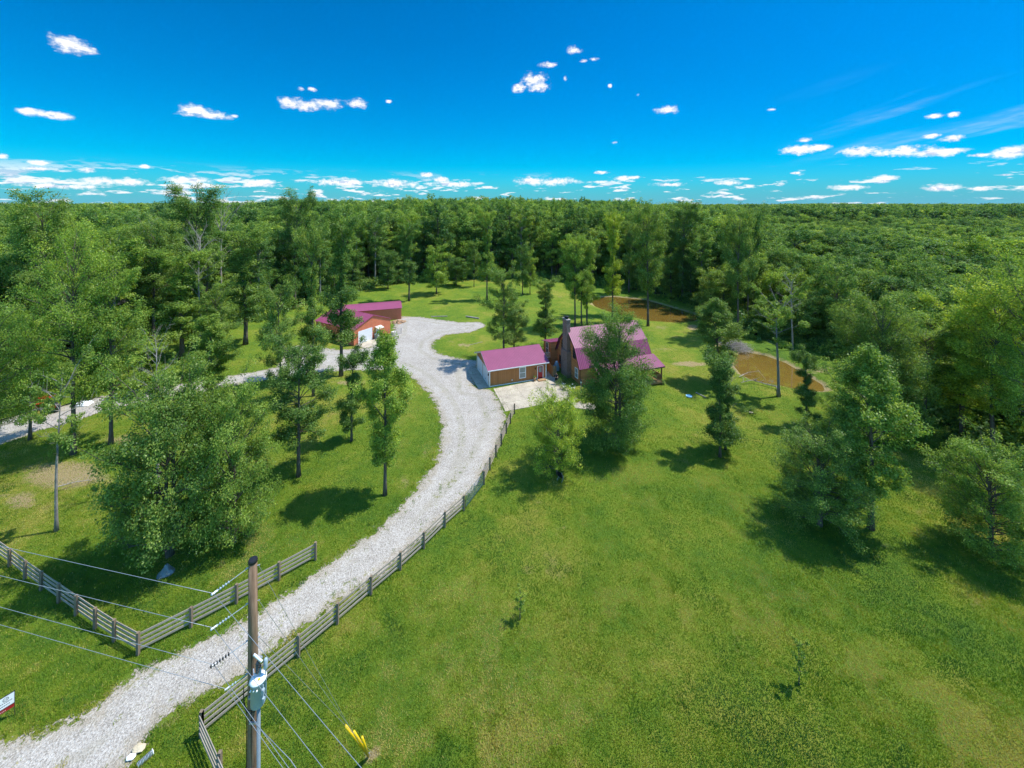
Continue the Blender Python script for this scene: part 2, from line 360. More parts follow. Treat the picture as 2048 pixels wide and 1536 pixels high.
def leaf_mat(name, stops, use_rand=False, trans=.42):
    m = bpy.data.materials.new(name); m.use_nodes = True; nt = m.node_tree; nt.nodes.clear(); g = NT(nt)
    t = g.n('ShaderNodeAttribute', attribute_name='tone').outputs['Fac']
    oi = g.n('ShaderNodeObjectInfo')
    c = g.ramp(t, stops)
    if use_rand:
        c = g.mix(1.0, c, g.ramp(oi.outputs['Random'], [(0, (.45, .62, .75)), (.25, (.68, .82, .90)), (.5, (.95, 1.0, 1.0)), (.75, (1.12, 1.14, 1.0)), (.9, (1.45, 1.34, .85)), (1.0, (1.2, 1.1, 1.1))]), 'MULTIPLY')
    else:
        c = g.mix(1.0, c, oi.outputs['Color'], 'MULTIPLY')
    d = g.n('ShaderNodeBsdfDiffuse', i={0: c, 1: .5})
    tc = g.mix(1.0, c, (1.35, 1.25, .55, 1), 'MULTIPLY')
    tr = g.n('ShaderNodeBsdfTranslucent', i={0: tc})
    gl = g.n('ShaderNodeBsdfGlossy', i={0: (.9, .95, 1, 1), 1: .42})
    a = g.n('ShaderNodeMixShader', i={0: trans+.04, 1: d.outputs[0], 2: tr.outputs[0]})
    b = g.n('ShaderNodeMixShader', i={0: .012, 1: a.outputs[0], 2: gl.outputs[0]})
    g.n('ShaderNodeOutputMaterial', i={0: b.outputs[0]}); return m
GREEN = [(0.0, (.062, .128, .030)), (.35, (.130, .228, .044)), (.65, (.230, .345, .060)), (1.0, (.43, .51, .13))]
M['leaf'] = leaf_mat("foliage", GREEN)
M['leaf_f'] = leaf_mat("forest_foliage", GREEN, True, .34)
M['blade'] = leaf_mat("grass_blades", [(0, (.070, .165, .028)), (.28, (.118, .230, .022)), (.52, (.178, .275, .022)), (.78, (.27, .315, .034)), (1, (.48, .42, .12))], False, .3)
def bark_mat(name, a, b):
    m, g = mat(name, .95, .1); pos = g.n('ShaderNodeTexCoord').outputs['Object']
    n = g.noise(g.v('MULTIPLY', pos, (9, 9, 1.6)), 1.2, 5.0, .7); n2 = g.noise(pos, 1.1, 3.0, .6)
    c = g.ramp(g.m('ADD', g.m('MULTIPLY', n, .6), g.m('MULTIPLY', n2, .4)), [(.35, a), (.65, b)]); setc(g, c); bump(g, n, .8, .03); return m
M['bark'] = bark_mat("bark", (.055, .045, .035), (.17, .145, .12))
M['bark_pale'] = bark_mat("pale_bark", (.13, .12, .11), (.33, .31, .28))
M['deadwood'] = bark_mat("dead_wood", (.17, .15, .13), (.42, .38, .34))
def wood_mat(name, a, b, ax=0, sc_=1.0):
    m, g = mat(name, .85, .2); pos = g.n('ShaderNodeTexCoord').outputs['Object']
    s = [14, 14, 14]; s[ax] = 1.1
    n = g.noise(g.v('MULTIPLY', pos, tuple(s)), sc_, 4.0, .6); n2 = g.noise(pos, .7, 3.0, .6)
    setc(g, g.ramp(g.m('ADD', g.m('MULTIPLY', n, .6), g.m('MULTIPLY', n2, .4)), [(.3, a), (.7, b)])); bump(g, n, .5, .008); return m
M['fence'] = wood_mat("weathered_fence_wood", (.20, .16, .125), (.44, .38, .31), 0)
M['post'] = wood_mat("fence_post_wood", (.12, .085, .055), (.29, .225, .16), 2)
M['pole'] = wood_mat("pole_wood", (.07, .042, .025), (.34, .225, .145), 2)
M['deck'] = wood_mat("deck_wood", (.22, .12, .055), (.42, .26, .13), 0)
M['porchpost'] = wood_mat("porch_wood", (.10, .05, .025), (.22, .12, .06), 2)
M['cedar'] = wood_mat("cedar_boards", (.26, .14, .065), (.46, .28, .14), 2)
def siding(name, a, b, axis, period, grooved=.12, st=.6):
    m, g = mat(name, .7, .25); pos = g.n('ShaderNodeTexCoord').outputs['Object']; xyz = g.sep(pos)
    c0 = xyz[2] if axis == 'z' else g.m('ADD', xyz[0], xyz[1])
    fr = g.m('FRACT', g.m('DIVIDE', c0, period)); idx = g.m('FLOOR', g.m('DIVIDE', c0, period))
    prof = g.m('SINE', g.m('MULTIPLY', fr, math.pi))
    wn = g.n('ShaderNodeTexWhiteNoise', noise_dimensions='1D', i={'W': idx}).outputs['Value']
    n = g.noise(g.v('MULTIPLY', pos, (1, 1, 1)), 1.3, 5.0, .7)
    c = g.ramp(g.m('ADD', g.m('MULTIPLY', wn, .4), g.m('MULTIPLY', n, .6)), [(.25, a), (.75, b)])
    c = g.mix(g.m('MULTIPLY', g.m('LESS_THAN', fr, grooved), .6), c, tuple(x*.35 for x in a)+(1,))
    setc(g, c); bump(g, prof, st, .03); return m
M['log'] = siding("log_siding", (.42, .165, .060), (.60, .26, .10), 'z', .24, .10, .9)
M['panel'] = siding("brown_panel_siding", (.34, .145, .050), (.42, .185, .066), 'x', .30, .05, .3)
M['redmetal'] = flat_mat("terracotta_metal", (.58, .185, .095), .5, .4, .07, 1.0)
M['roof'] = flat_mat("burgundy_metal", (.26, .064, .138), .5, .35, .07, .8)
M['roof_barn'] = flat_mat("burgundy_barn_metal", (.27, .062, .125), .46, .45, .07, .8)
M['white'] = flat_mat("white_paint", (.78, .78, .76), .5, .4, .05, 2)
M['offwhite'] = flat_mat("soffit_white", (.62, .60, .54), .6, .3, .08, 2)
M['door_panel'] = flat_mat("white_garage_door", (.70, .72, .74), .45, .4, .05, 1.2)
M['red_door'] = flat_mat("red_paint", (.36, .012, .022), .35, .5, .06, 3)
M['darkframe'] = flat_mat("dark_trim", (.03, .025, .022), .5, .4, .1, 3)
M['black'] = flat_mat("black_rubber", (.012, .012, .014), .5, .4, .2, 5)
M['steel'] = flat_mat("galvanised_steel", (.42, .44, .46), .4, .5, .12, 8, .5)
M['wire'] = flat_mat("aluminium_wire", (.30, .33, .36), .4, .5, .08, 8, .3)
M['conduit'] = flat_mat("grey_conduit", (.16, .20, .23), .5, .4, .08, 4)
M['tank_grey'] = flat_mat("grey_enamel", (.30, .38, .43), .4, .5, .06, 5)
M['tank_white'] = flat_mat("white_enamel", (.78, .80, .80), .35, .5, .04, 5)
M['yellow'] = flat_mat("yellow_plastic", (.78, .50, .01), .35, .5, .05, 5)
M['green_gate'] = flat_mat("green_painted_tube", (.05, .12, .15), .4, .5, .1, 5)
M['porcelain'] = flat_mat("porcelain", (.09, .075, .07), .25, .6, .1, 5)
M['stone'] = flat_mat("stone", (.34, .31, .28), .9, .2, .22, 2)
M['sand'] = flat_mat("pale_sand", (.52, .44, .30), .95, .1, .15, 3)
M['terracotta'] = flat_mat("tan_clay", (.38, .24, .14), .8, .2, .1, 5)
M['canred'] = flat_mat("red_machine_paint", (.50, .05, .02), .4, .5, .08, 3)
M['bluep'] = flat_mat("pale_blue_plastic", (.25, .50, .68), .5, .4, .08, 3)
M['plastic'] = flat_mat("pale_plastic", (.15, .20, .22), .3, .6, .2, 3)
M['mortar'] = flat_mat("weathered_mat", (.34, .24, .13), .9, .2, .15, 3)
def brick_mat():
    m, g = mat("chimney_brick", .9, .2); pos = g.n('ShaderNodeTexCoord').outputs['Object']; x, y, z = g.sep(pos)
    v = g.comb(g.m('ADD', x, y), z, 0.0)
    br = g.n('ShaderNodeTexBrick', i={'Vector': v, 'Color1': (.17, .085, .062, 1), 'Color2': (.27, .165, .125, 1), 'Mortar': (.33, .29, .25, 1), 'Scale': 4.2, 'Mortar Size': .03})
    c = g.mix(.4, br.outputs[0], g.ramp(g.noise(pos, 1.4, 4.0, .6), [(.3, (.14, .09, .075)), (.7, (.30, .22, .19))])); setc(g, c); bump(g, br.outputs[1], .5, .01); return m
M['brick'] = brick_mat()
def glass_mat():
    m, g = mat("window_glass", .08, .6); pos = g.n('ShaderNodeTexCoord').outputs['Object']
    fr = g.m('FRACT', g.m('MULTIPLY', g.sep(pos)[2], 14.0))
    setc(g, g.mix(g.m('MULTIPLY', g.m('GREATER_THAN', fr, .5), .5), (.20, .23, .21, 1), (.36, .38, .35, 1))); return m
M['blind'] = glass_mat()
M['glass'] = flat_mat("dark_glass", (.03, .035, .04), .08, .7, .2, 1)
M['skin'] = flat_mat("skin", (.48, .29, .20), .5, .3, .05, 8)
M['cloth_black'] = flat_mat("black_cloth", (.012, .013, .017), .9, .1, .2, 8)
M['cloth_grey'] = flat_mat("pale_denim", (.26, .32, .38), .9, .1, .1, 8)

# ------------------------------------------------------------------ ground sheet
def axis(fine_a, fine_b, step, lo, hi, g=1.13):
    a = list(np.arange(fine_a, fine_b+1e-6, step)); d = step; x = fine_a
    L = []
    while x > lo: d *= g; x -= d; L.append(max(x, lo))
    d = step; x = fine_b; Rr = []
    while x < hi: d *= g; x += d; Rr.append(min(x, hi))
    return np.array(L[::-1]+a+Rr)
gx = axis(-75, 75, .7, -16000, 16000); gy = axis(12, 130, .7, -600, 12000)
def grid_mesh(name, xs, ys, hf, mats, attrs):
    X, Y = np.meshgrid(xs, ys); nx, ny = len(xs), len(ys); Zh = hf(X, Y)
    co = np.stack([X, Y, Zh], -1).reshape(-1, 3)
    i, j = np.meshgrid(np.arange(nx-1), np.arange(ny-1)); a = (j*nx+i).ravel()
    q = np.stack([a, a+1, a+1+nx, a+nx], -1)
    me = bpy.data.meshes.new(name); set_mesh(me, co, q)
    for k, fn in attrs.items():
        at = me.attributes.new(k, 'FLOAT', 'POINT'); at.data.foreach_set('value', fn(X, Y).ravel().astype(np.float32))
    me.materials.append(mats); me.polygons.foreach_set('use_smooth', np.ones(len(q), bool)); me.update(); return me
def set_mesh(me, co, q):
    n, k = q.shape
    me.vertices.add(len(co)); me.vertices.foreach_set('co', co.astype(np.float32).ravel())
    me.loops.add(n*k); me.loops.foreach_set('vertex_index', q.astype(np.int32).ravel())
    me.polygons.add(n); me.polygons.foreach_set('loop_start', (np.arange(n)*k).astype(np.int32)); me.polygons.foreach_set('loop_total', np.full(n, k, np.int32))
    me.update(calc_edges=True)
BARE = [((1380,728),(46,7),.95),((1330,700),(60,10),.5),((1320,655),(30,6),.6),((1385,655),(14,9),.9),((1440,690),(22,9),.8),((1150,690),(20,5),.3),
 ((930,690),(30,6),.7),((900,683),(18,4),.6),((700,765),(50,8),.75),((850,905),(14,25),.55),((810,960),(22,22),.6),((870,800),(6,20),.5),((975,820),(9,30),.5),((600,690),(20,6),.5),
 ((240,880),(60,16),.75),((560,690),(30,10),.4),((130,950),(110,34),1.0),((40,1000),(60,26),.8),((300,905),(50,14),.6),((1760,1090),(60,20),.5),((1640,1130),(60,16),.4),((1950,1200),(70,26),.5),((1420,1240),(40,10),.4),((1800,1420),(60,16),.35),((1560,660),(90,10),.8),((1640,740),(60,14),.6),((1500,860),(30,20),.35),((310,1310),(60,9),.5),((220,1360),(50,10),.6),((100,1420),(70,12),.8),((20,1455),(40,14),.9),((420,1262),(40,6),.5),
 ((745,1512),(16,12),1.3),((345,1440),(36,10),.6),((1545,1150),(20,6),.5),((1480,1300),(30,8),.3),((1180,1440),(26,6),.4),((1900,1180),(60,20),.35),((600,640),(40,8),.6),((1120,1490),(20,5),.4),((420,745),(40,6),.5),((350,930),(40,20),.3),((1610,900),(26,8),.5),((1570,1060),(16,8),.5)]
def bare_f(X, Y):
    out = np.zeros(X.shape)
    px = 1024+F_PX*X/np.maximum(Y, 1); py = HOR+F_PX*(H_CAM-base_h(X, Y))/np.maximum(Y, 1)
    for (cx, cy), (rx, ry), s in BARE: out = np.maximum(out, s*np.exp(-((px-cx)/rx)**2-((py-cy)/ry)**2))
    out[(Y < 8)] = 0
    m = (np.abs(X) < 75) & (Y > 10) & (Y < 130); sd = np.full(X.shape, 99.0); sd[m] = poly_sd(X[m], Y[m], ROAD)
    out = np.maximum(out, .42*np.exp(-(np.maximum(sd, 0)/1.1)**2))
    pd = np.full(X.shape, 99.0); pd[m] = np.minimum(poly_sd(X[m], Y[m], POND1), poly_sd(X[m], Y[m], POND2))
    return np.maximum(out, .75*np.exp(-(pd/1.3)**2))
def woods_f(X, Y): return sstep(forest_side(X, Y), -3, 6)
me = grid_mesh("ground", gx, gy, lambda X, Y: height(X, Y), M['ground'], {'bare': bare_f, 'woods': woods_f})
ground = bpy.data.objects.new("ground", me); col.objects.link(ground); tag(ground, 'grassy lawn, pasture and woodland floor', None, None, 'structure')

# gravel drive : a sheet two centimetres over the ground, trimmed by its ragged edge
rp = np.array(ROAD); xs = np.arange(-85, 3.5, .45); ys = np.arange(12, 112, .45)
X, Y = np.meshgrid(xs, ys); sd = poly_sd(X, Y, ROAD).reshape(X.shape)
i, j = np.meshgrid(np.arange(len(xs)-1), np.arange(len(ys)-1)); a = (j*len(xs)+i)
keep = (np.minimum(np.minimum(sd[:-1, :-1], sd[1:, 1:]), np.minimum(sd[1:, :-1], sd[:-1, 1:])) < 1.3).ravel()
a = a.ravel()[keep]; nx = len(xs); q = np.stack([a, a+1, a+1+nx, a+nx], -1)
used, inv = np.unique(q, return_inverse=True); inv = inv.reshape(q.shape)
co = np.stack([X.ravel(), Y.ravel(), base_h(X, Y).ravel()+.02], -1)[used]
me = bpy.data.meshes.new("gravel_drive"); set_mesh(me, co, inv)
at = me.attributes.new('sd', 'FLOAT', 'POINT'); at.data.foreach_set('value', sd.ravel()[used].astype(np.float32)); me.materials.append(M['gravel'])
drive = bpy.data.objects.new("gravel_drive", me); col.objects.link(drive); tag(drive, 'white gravel driveway curving up to the garage and the barns', None, None, 'structure')

# ponds
for nm, pl, lb in (("pond", POND1, 'muddy brown pond beyond the house'), ("pond", POND2, 'orange brown pond at the right of the house')):
    c = np.mean(pl, axis=0); vs = []
    for (x, y) in pl:
        d = np.array([x, y])-c; vs.append((*(c+d*(1+1.4/np.linalg.norm(d))), WATER_Z))
    o = MB().add(vs, [tuple(range(len(vs)))]).build(nm, M['water']); tag(o, lb, None, None, 'structure')

# ------------------------------------------------------------------ tree factory
def leaves_mesh(name, C, rad, N, ls, rng, center, mat_, upb=.7, flat=.86, tone_b=0.0):
    wgt = rad**2; cnt = rng.multinomial(N, wgt/wgt.sum()); idx = np.repeat(np.arange(len(C)), cnt); n = len(idx)
    d = rng.normal(size=(n, 3)); d /= np.linalg.norm(d, axis=1)[:, None]+1e-9
    r = rng.random(n)**.42
    p = C[idx]+d*(r*rad[idx])[:, None]*np.array([1, 1, flat])
    out = p-center; out[:, 2] *= .6; out /= np.linalg.norm(out, axis=1)[:, None]+1e-9
    nrm = rng.normal(size=(n, 3))*.62+out*.35+d*.35+np.array([0, 0, upb]); nrm /= np.linalg.norm(nrm, axis=1)[:, None]
    t = np.cross(nrm, rng.normal(size=(n, 3))); t /= np.linalg.norm(t, axis=1)[:, None]+1e-9; b = np.cross(nrm, t)
    s = (ls*rng.uniform(.65, 1.35, n))[:, None]
    V = np.stack([p-t*s*.5, p+b*s*.32+nrm*s*.08, p+t*s*.5, p-b*s*.32+nrm*s*.08], 1).reshape(-1, 3)
    ct = rng.normal(size=len(C))*.13
    tone = np.clip(.50+tone_b+ct[idx]+rng.normal(size=n)*.16, 0, 1)
    me = bpy.data.meshes.new(name); set_mesh(me, V, np.arange(n*4).reshape(-1, 4))
    at = me.attributes.new('tone', 'FLOAT', 'POINT'); at.data.foreach_set('value', np.repeat(tone, 4).astype(np.float32))
    me.materials.append(mat_); me.update(); return me
def tree_parts(seed, H, Rc, c0, nb, N, ls, prof, up=(.15, .9), csz=.75, r0=None, lean=.02, bare=0.0, ivy=0.0, sub=4, dead=0.0, mat_=None, bark='bark', sides=6, forks=1, rim=1.0):
    rng = np.random.default_rng(seed); rd = random.Random(seed)
    r0 = r0 or H*.011+.04; mb = MB(); C = []; Rd = []
    for fk in range(forks):
        n = 12; ang = rd.uniform(0, 6.28); off = Vector((math.cos(ang), math.sin(ang), 0))*(0 if forks == 1 else .25+.1*fk)
        lx, ly = rd.uniform(-lean, lean)*H, rd.uniform(-lean, lean)*H
        if forks > 1: lx += off.x*H*.07; ly += off.y*H*.07
        Hh = H*(1 if fk == 0 else rd.uniform(.75, .95)); tp = []
        ph = rd.uniform(0, 6)
        for k in range(n):
            t = k/(n-1); wob = .012*H*math.sin(t*5+ph)*t
            tp.append(off*min(1, t*3+.3)+Vector((lx*t*t+wob, ly*t*t+wob*.7, Hh*.97*t)))
        rads = [r0*(1.35 if k == 0 else 1)*((1-.93*k/(n-1))**.85) for k in range(n)]
        mb.tube(tp, rads, 8)
        def tpos(t):
            f = min(max(t, 0), .999)*(n-1); k = int(f); return tp[k].lerp(tp[k+1], f-k)
        nbf = nb if forks == 1 else max(5, int(nb*.7))
        for i in range(nbf):
            tt = min(.99, max(0, (i+rd.uniform(-1.5, 2.5))/nbf)); t = c0+(1-c0)*tt
            az_ = i*2.39996+rd.uniform(-.5, .5)+fk
            L = prof(tt)*Rc*rd.uniform(.62, 1.12)
            if L < .25: L = .25
            e = up[0]+(up[1]-up[0])*tt+rd.uniform(-.22, .38)
            d = Vector((math.cos(az_), math.sin(az_), 0)); p0 = tpos(t); pts = [p0]
            for k in range(1, 5):
                s = k/4; pts.append(p0+d*L*s+Vector((rd.uniform(-.05, .05)*L, rd.uniform(-.05, .05)*L, L*(math.tan(min(e, 1.05))*s - .16*s*s))))
            br = max(.018, min(rads[0]*.5, .012+.016*L))
            isdead = rd.random() < dead
            mb.tube(pts, [br, br*.8, br*.6, br*.4, br*.2], 4 if L < 2 else 5, cap=False)
            def bpos(s):
                f = min(max(s, 0), .999)*4; k = int(f); return pts[k].lerp(pts[k+1], f-k)
            ns = max(2, int(sub*(.5+L/Rc))) if not isdead else sub+2
            for q in range(ns):
                s = rd.uniform(.35, 1.0) if q else 1.0
                b0 = bpos(s); a2 = az_+rd.choice((-1, 1))*rd.uniform(.3, 1.1); l2 = L*rd.uniform(.18, .42)*rim
                b1 = b0+Vector((math.cos(a2)*l2, math.sin(a2)*l2, l2*rd.uniform(-.1, 1.3)))
                mb.tube([b0, b0.lerp(b1, .5)+Vector((0, 0, .04*l2)), b1], [br*.35, br*.25, br*.12], 3, cap=False)
                if isdead:
                    b2 = b1+Vector((rd.uniform(-.4, .4), rd.uniform(-.4, .4), rd.uniform(0, .6)))*l2*1.4
                    mb.tube([b0.lerp(b1, .6), b2], [br*.25, .008], 3, cap=False); continue
                if rd.random() < bare: continue
                C.append(b1); Rd.append(csz*rd.uniform(.55, 1.15)*(.65+.5*min(1, L/Rc)))
                C.append(b0.lerp(b1, .45)); Rd.append(csz*rd.uniform(.4, .8))
        if not dead > .5:
            for k in range(5):
                C.append(tpos(1-.025*k)+Vector((rd.uniform(-.3, .3), rd.uniform(-.3, .3), rd.uniform(-.1, .3)))*csz); Rd.append(csz*rd.uniform(.5, .8))
        if ivy:
            k = 0; z = ivy*H
            while z < H*.93:
                a = rd.uniform(0, 6.28); rr = rd.uniform(.1, .55)*csz
                if rd.random() < .8: C.append(tpos(z/H)+Vector((math.cos(a)*rr, math.sin(a)*rr, 0))); Rd.append(csz*rd.uniform(.45, .75))
                z += csz*rd.uniform(.25, .6)
    trunk = mb.mesh("trunk", M[bark], True)
    if not C: return trunk, None, H, Rc
    C = np.array([tuple(c) for c in C]); C[:, 2] = np.maximum(C[:, 2], .35)
    crown = leaves_mesh("crown", C, np.array(Rd), N, ls, rng, np.array([0, 0, H*(c0+1)*.45]), mat_ or M['leaf'])
    vv = np.empty(len(crown.vertices)*3, np.float32); crown.vertices.foreach_get('co', vv); vv = vv.reshape(-1, 3)
    return trunk, crown, (H if len(vv) < 12000 else float(np.percentile(vv[:, 2], 99.3))), float(np.percentile(np.hypot(vv[:, 0], vv[:, 1]), 95))
pr_cone = lambda t: (.35+1.1*t if t < .35 else .80*(1-t)/.65+.2)
pr_round = lambda t: math.sqrt(max(.04, 1-((t-.38)/.68)**2))
pr_low = lambda t: math.sqrt(max(.04, 1-((t-.22)/.80)**2))
pr_up = lambda t: math.sqrt(max(.06, 1-((t-.62)/.62)**2))
pr_col = lambda t: .55+.35*math.sin(t*9)+.2*math.sin(t*23)
pr_lay = lambda t: (.75+.35*math.sin(t*16))*math.sqrt(max(.05, 1-((t-.45)/.6)**2))
V = {}
def var(key, n, **kw):
    V[key] = [tree_parts(1000*len(V)+i*7+3, **kw) for i in range(n)]
var('poplar', 2, H=15.4, Rc=2.5, c0=.18, nb=70, N=36000, ls=.17, prof=pr_cone, up=(.45, 1.05), csz=.72, sub=5, bare=.05)
var('ivycol', 3, H=12, Rc=1.7, c0=.16, nb=40, N=24000, ls=.17, prof=pr_col, up=(.1, .8), csz=.70, sub=4, bare=.08, ivy=.14)
var('round', 3, H=13, Rc=4.7, c0=.07, nb=62, N=60000, ls=.185, prof=pr_low, up=(.15, 1.1), csz=.85, sub=5, forks=2, r0=.26)
var('big', 2, H=15.5, Rc=4.0, c0=.05, nb=80, N=80000, ls=.17, prof=pr_low, up=(.2, 1.1), csz=.90, sub=5, forks=2, r0=.26)
var('open', 4, H=16, Rc=3.6, c0=.27, nb=46, N=30000, ls=.18, prof=pr_lay, up=(.15, 1.0), csz=.76, sub=6, bare=.10)
var('tall', 4, H=24, Rc=3.6, c0=.34, nb=60, N=34000, ls=.24, prof=pr_up, up=(.35, 1.15), csz=1.05, sub=5, bare=.06, dead=.05)
var('slim', 3, H=24, Rc=2.7, c0=.22, nb=56, N=28000, ls=.24, prof=pr_col, up=(.4, 1.1), csz=.98, sub=4, bare=.1, ivy=.3)
var('tuft', 2, H=17, Rc=3.2, c0=.52, nb=20, N=8000, ls=.20, prof=pr_up, up=(.2, .8), csz=.6, sub=4, bare=.3, dead=.25, bark='bark_pale')
var('wide', 2, H=24, Rc=6.2, c0=.28, nb=58, N=36000, ls=.22, prof=pr_round, up=(.1, 1.0), csz=1.15, sub=5, dead=.04, r0=.42)
var('bush', 1, H=8.5, Rc=2.9, c0=.12, nb=56, N=36000, ls=.14, prof=pr_low, up=(.3, 1.1), csz=.55, sub=5, forks=2)
var('deadtree', 2, H=22, Rc=3.4, c0=.40, nb=26, N=1500, ls=.25, prof=pr_up, up=(.5, 1.1), csz=.5, sub=5, dead=.9, bare=.9, bark='deadwood')
var('sapling', 2, H=2.3, Rc=.42, c0=.22, nb=12, N=700, ls=.10, prof=pr_col, up=(.5, 1.0), csz=.17, sub=3, r0=.03)
# canopy trees of the woods (coarser leaves, seen from farther away)
var('wood', 6, H=24, Rc=3.4, c0=.30, nb=52, N=15000, ls=.34, prof=pr_up, up=(.3, 1.1), csz=1.05, sub=4, mat_=M['leaf_f'], bare=.08, dead=.04)
var('woodl', 3, H=16, Rc=3.2, c0=.16, nb=44, N=13000, ls=.30, prof=pr_round, up=(.3, 1.1), csz=1.05, sub=4, mat_=M['leaf_f'], bare=.06)

var('woodp', 2, H=24, Rc=3.0, c0=.42, nb=40, N=10000, ls=.32, prof=pr_up, up=(.4, 1.1), csz=.95, sub=4, mat_=M['leaf_f'], bare=.15, dead=.12, bark='bark_pale')
def plant(key, idx, x, y, hgt, rad, name, label, group=None, tint=(1, 1, 1), rz=0.0, cat='tree'):
    trunk, crown, H, Rc = V[key][idx % len(V[key])]
    e = empty(name, (x, y, float(height(x, y))-.05), rz, label, cat, group)
    rs_ = rad/Rc; e.scale = (rs_, rs_, hgt/H)
    for nm, me in (('trunk', trunk), ('crown', crown)):
        if me is None: continue
        o = bpy.data.objects.new(nm, me); col.objects.link(o); o.parent = e; o.color = (*tint, 1)
    return e
BR = (1.35, 1.28, .95); YG = (1.7, 1.45, .85); DK = (.72, .82, .9); NM = (1, 1, 1); LG = (1.18, 1.15, 1.0)
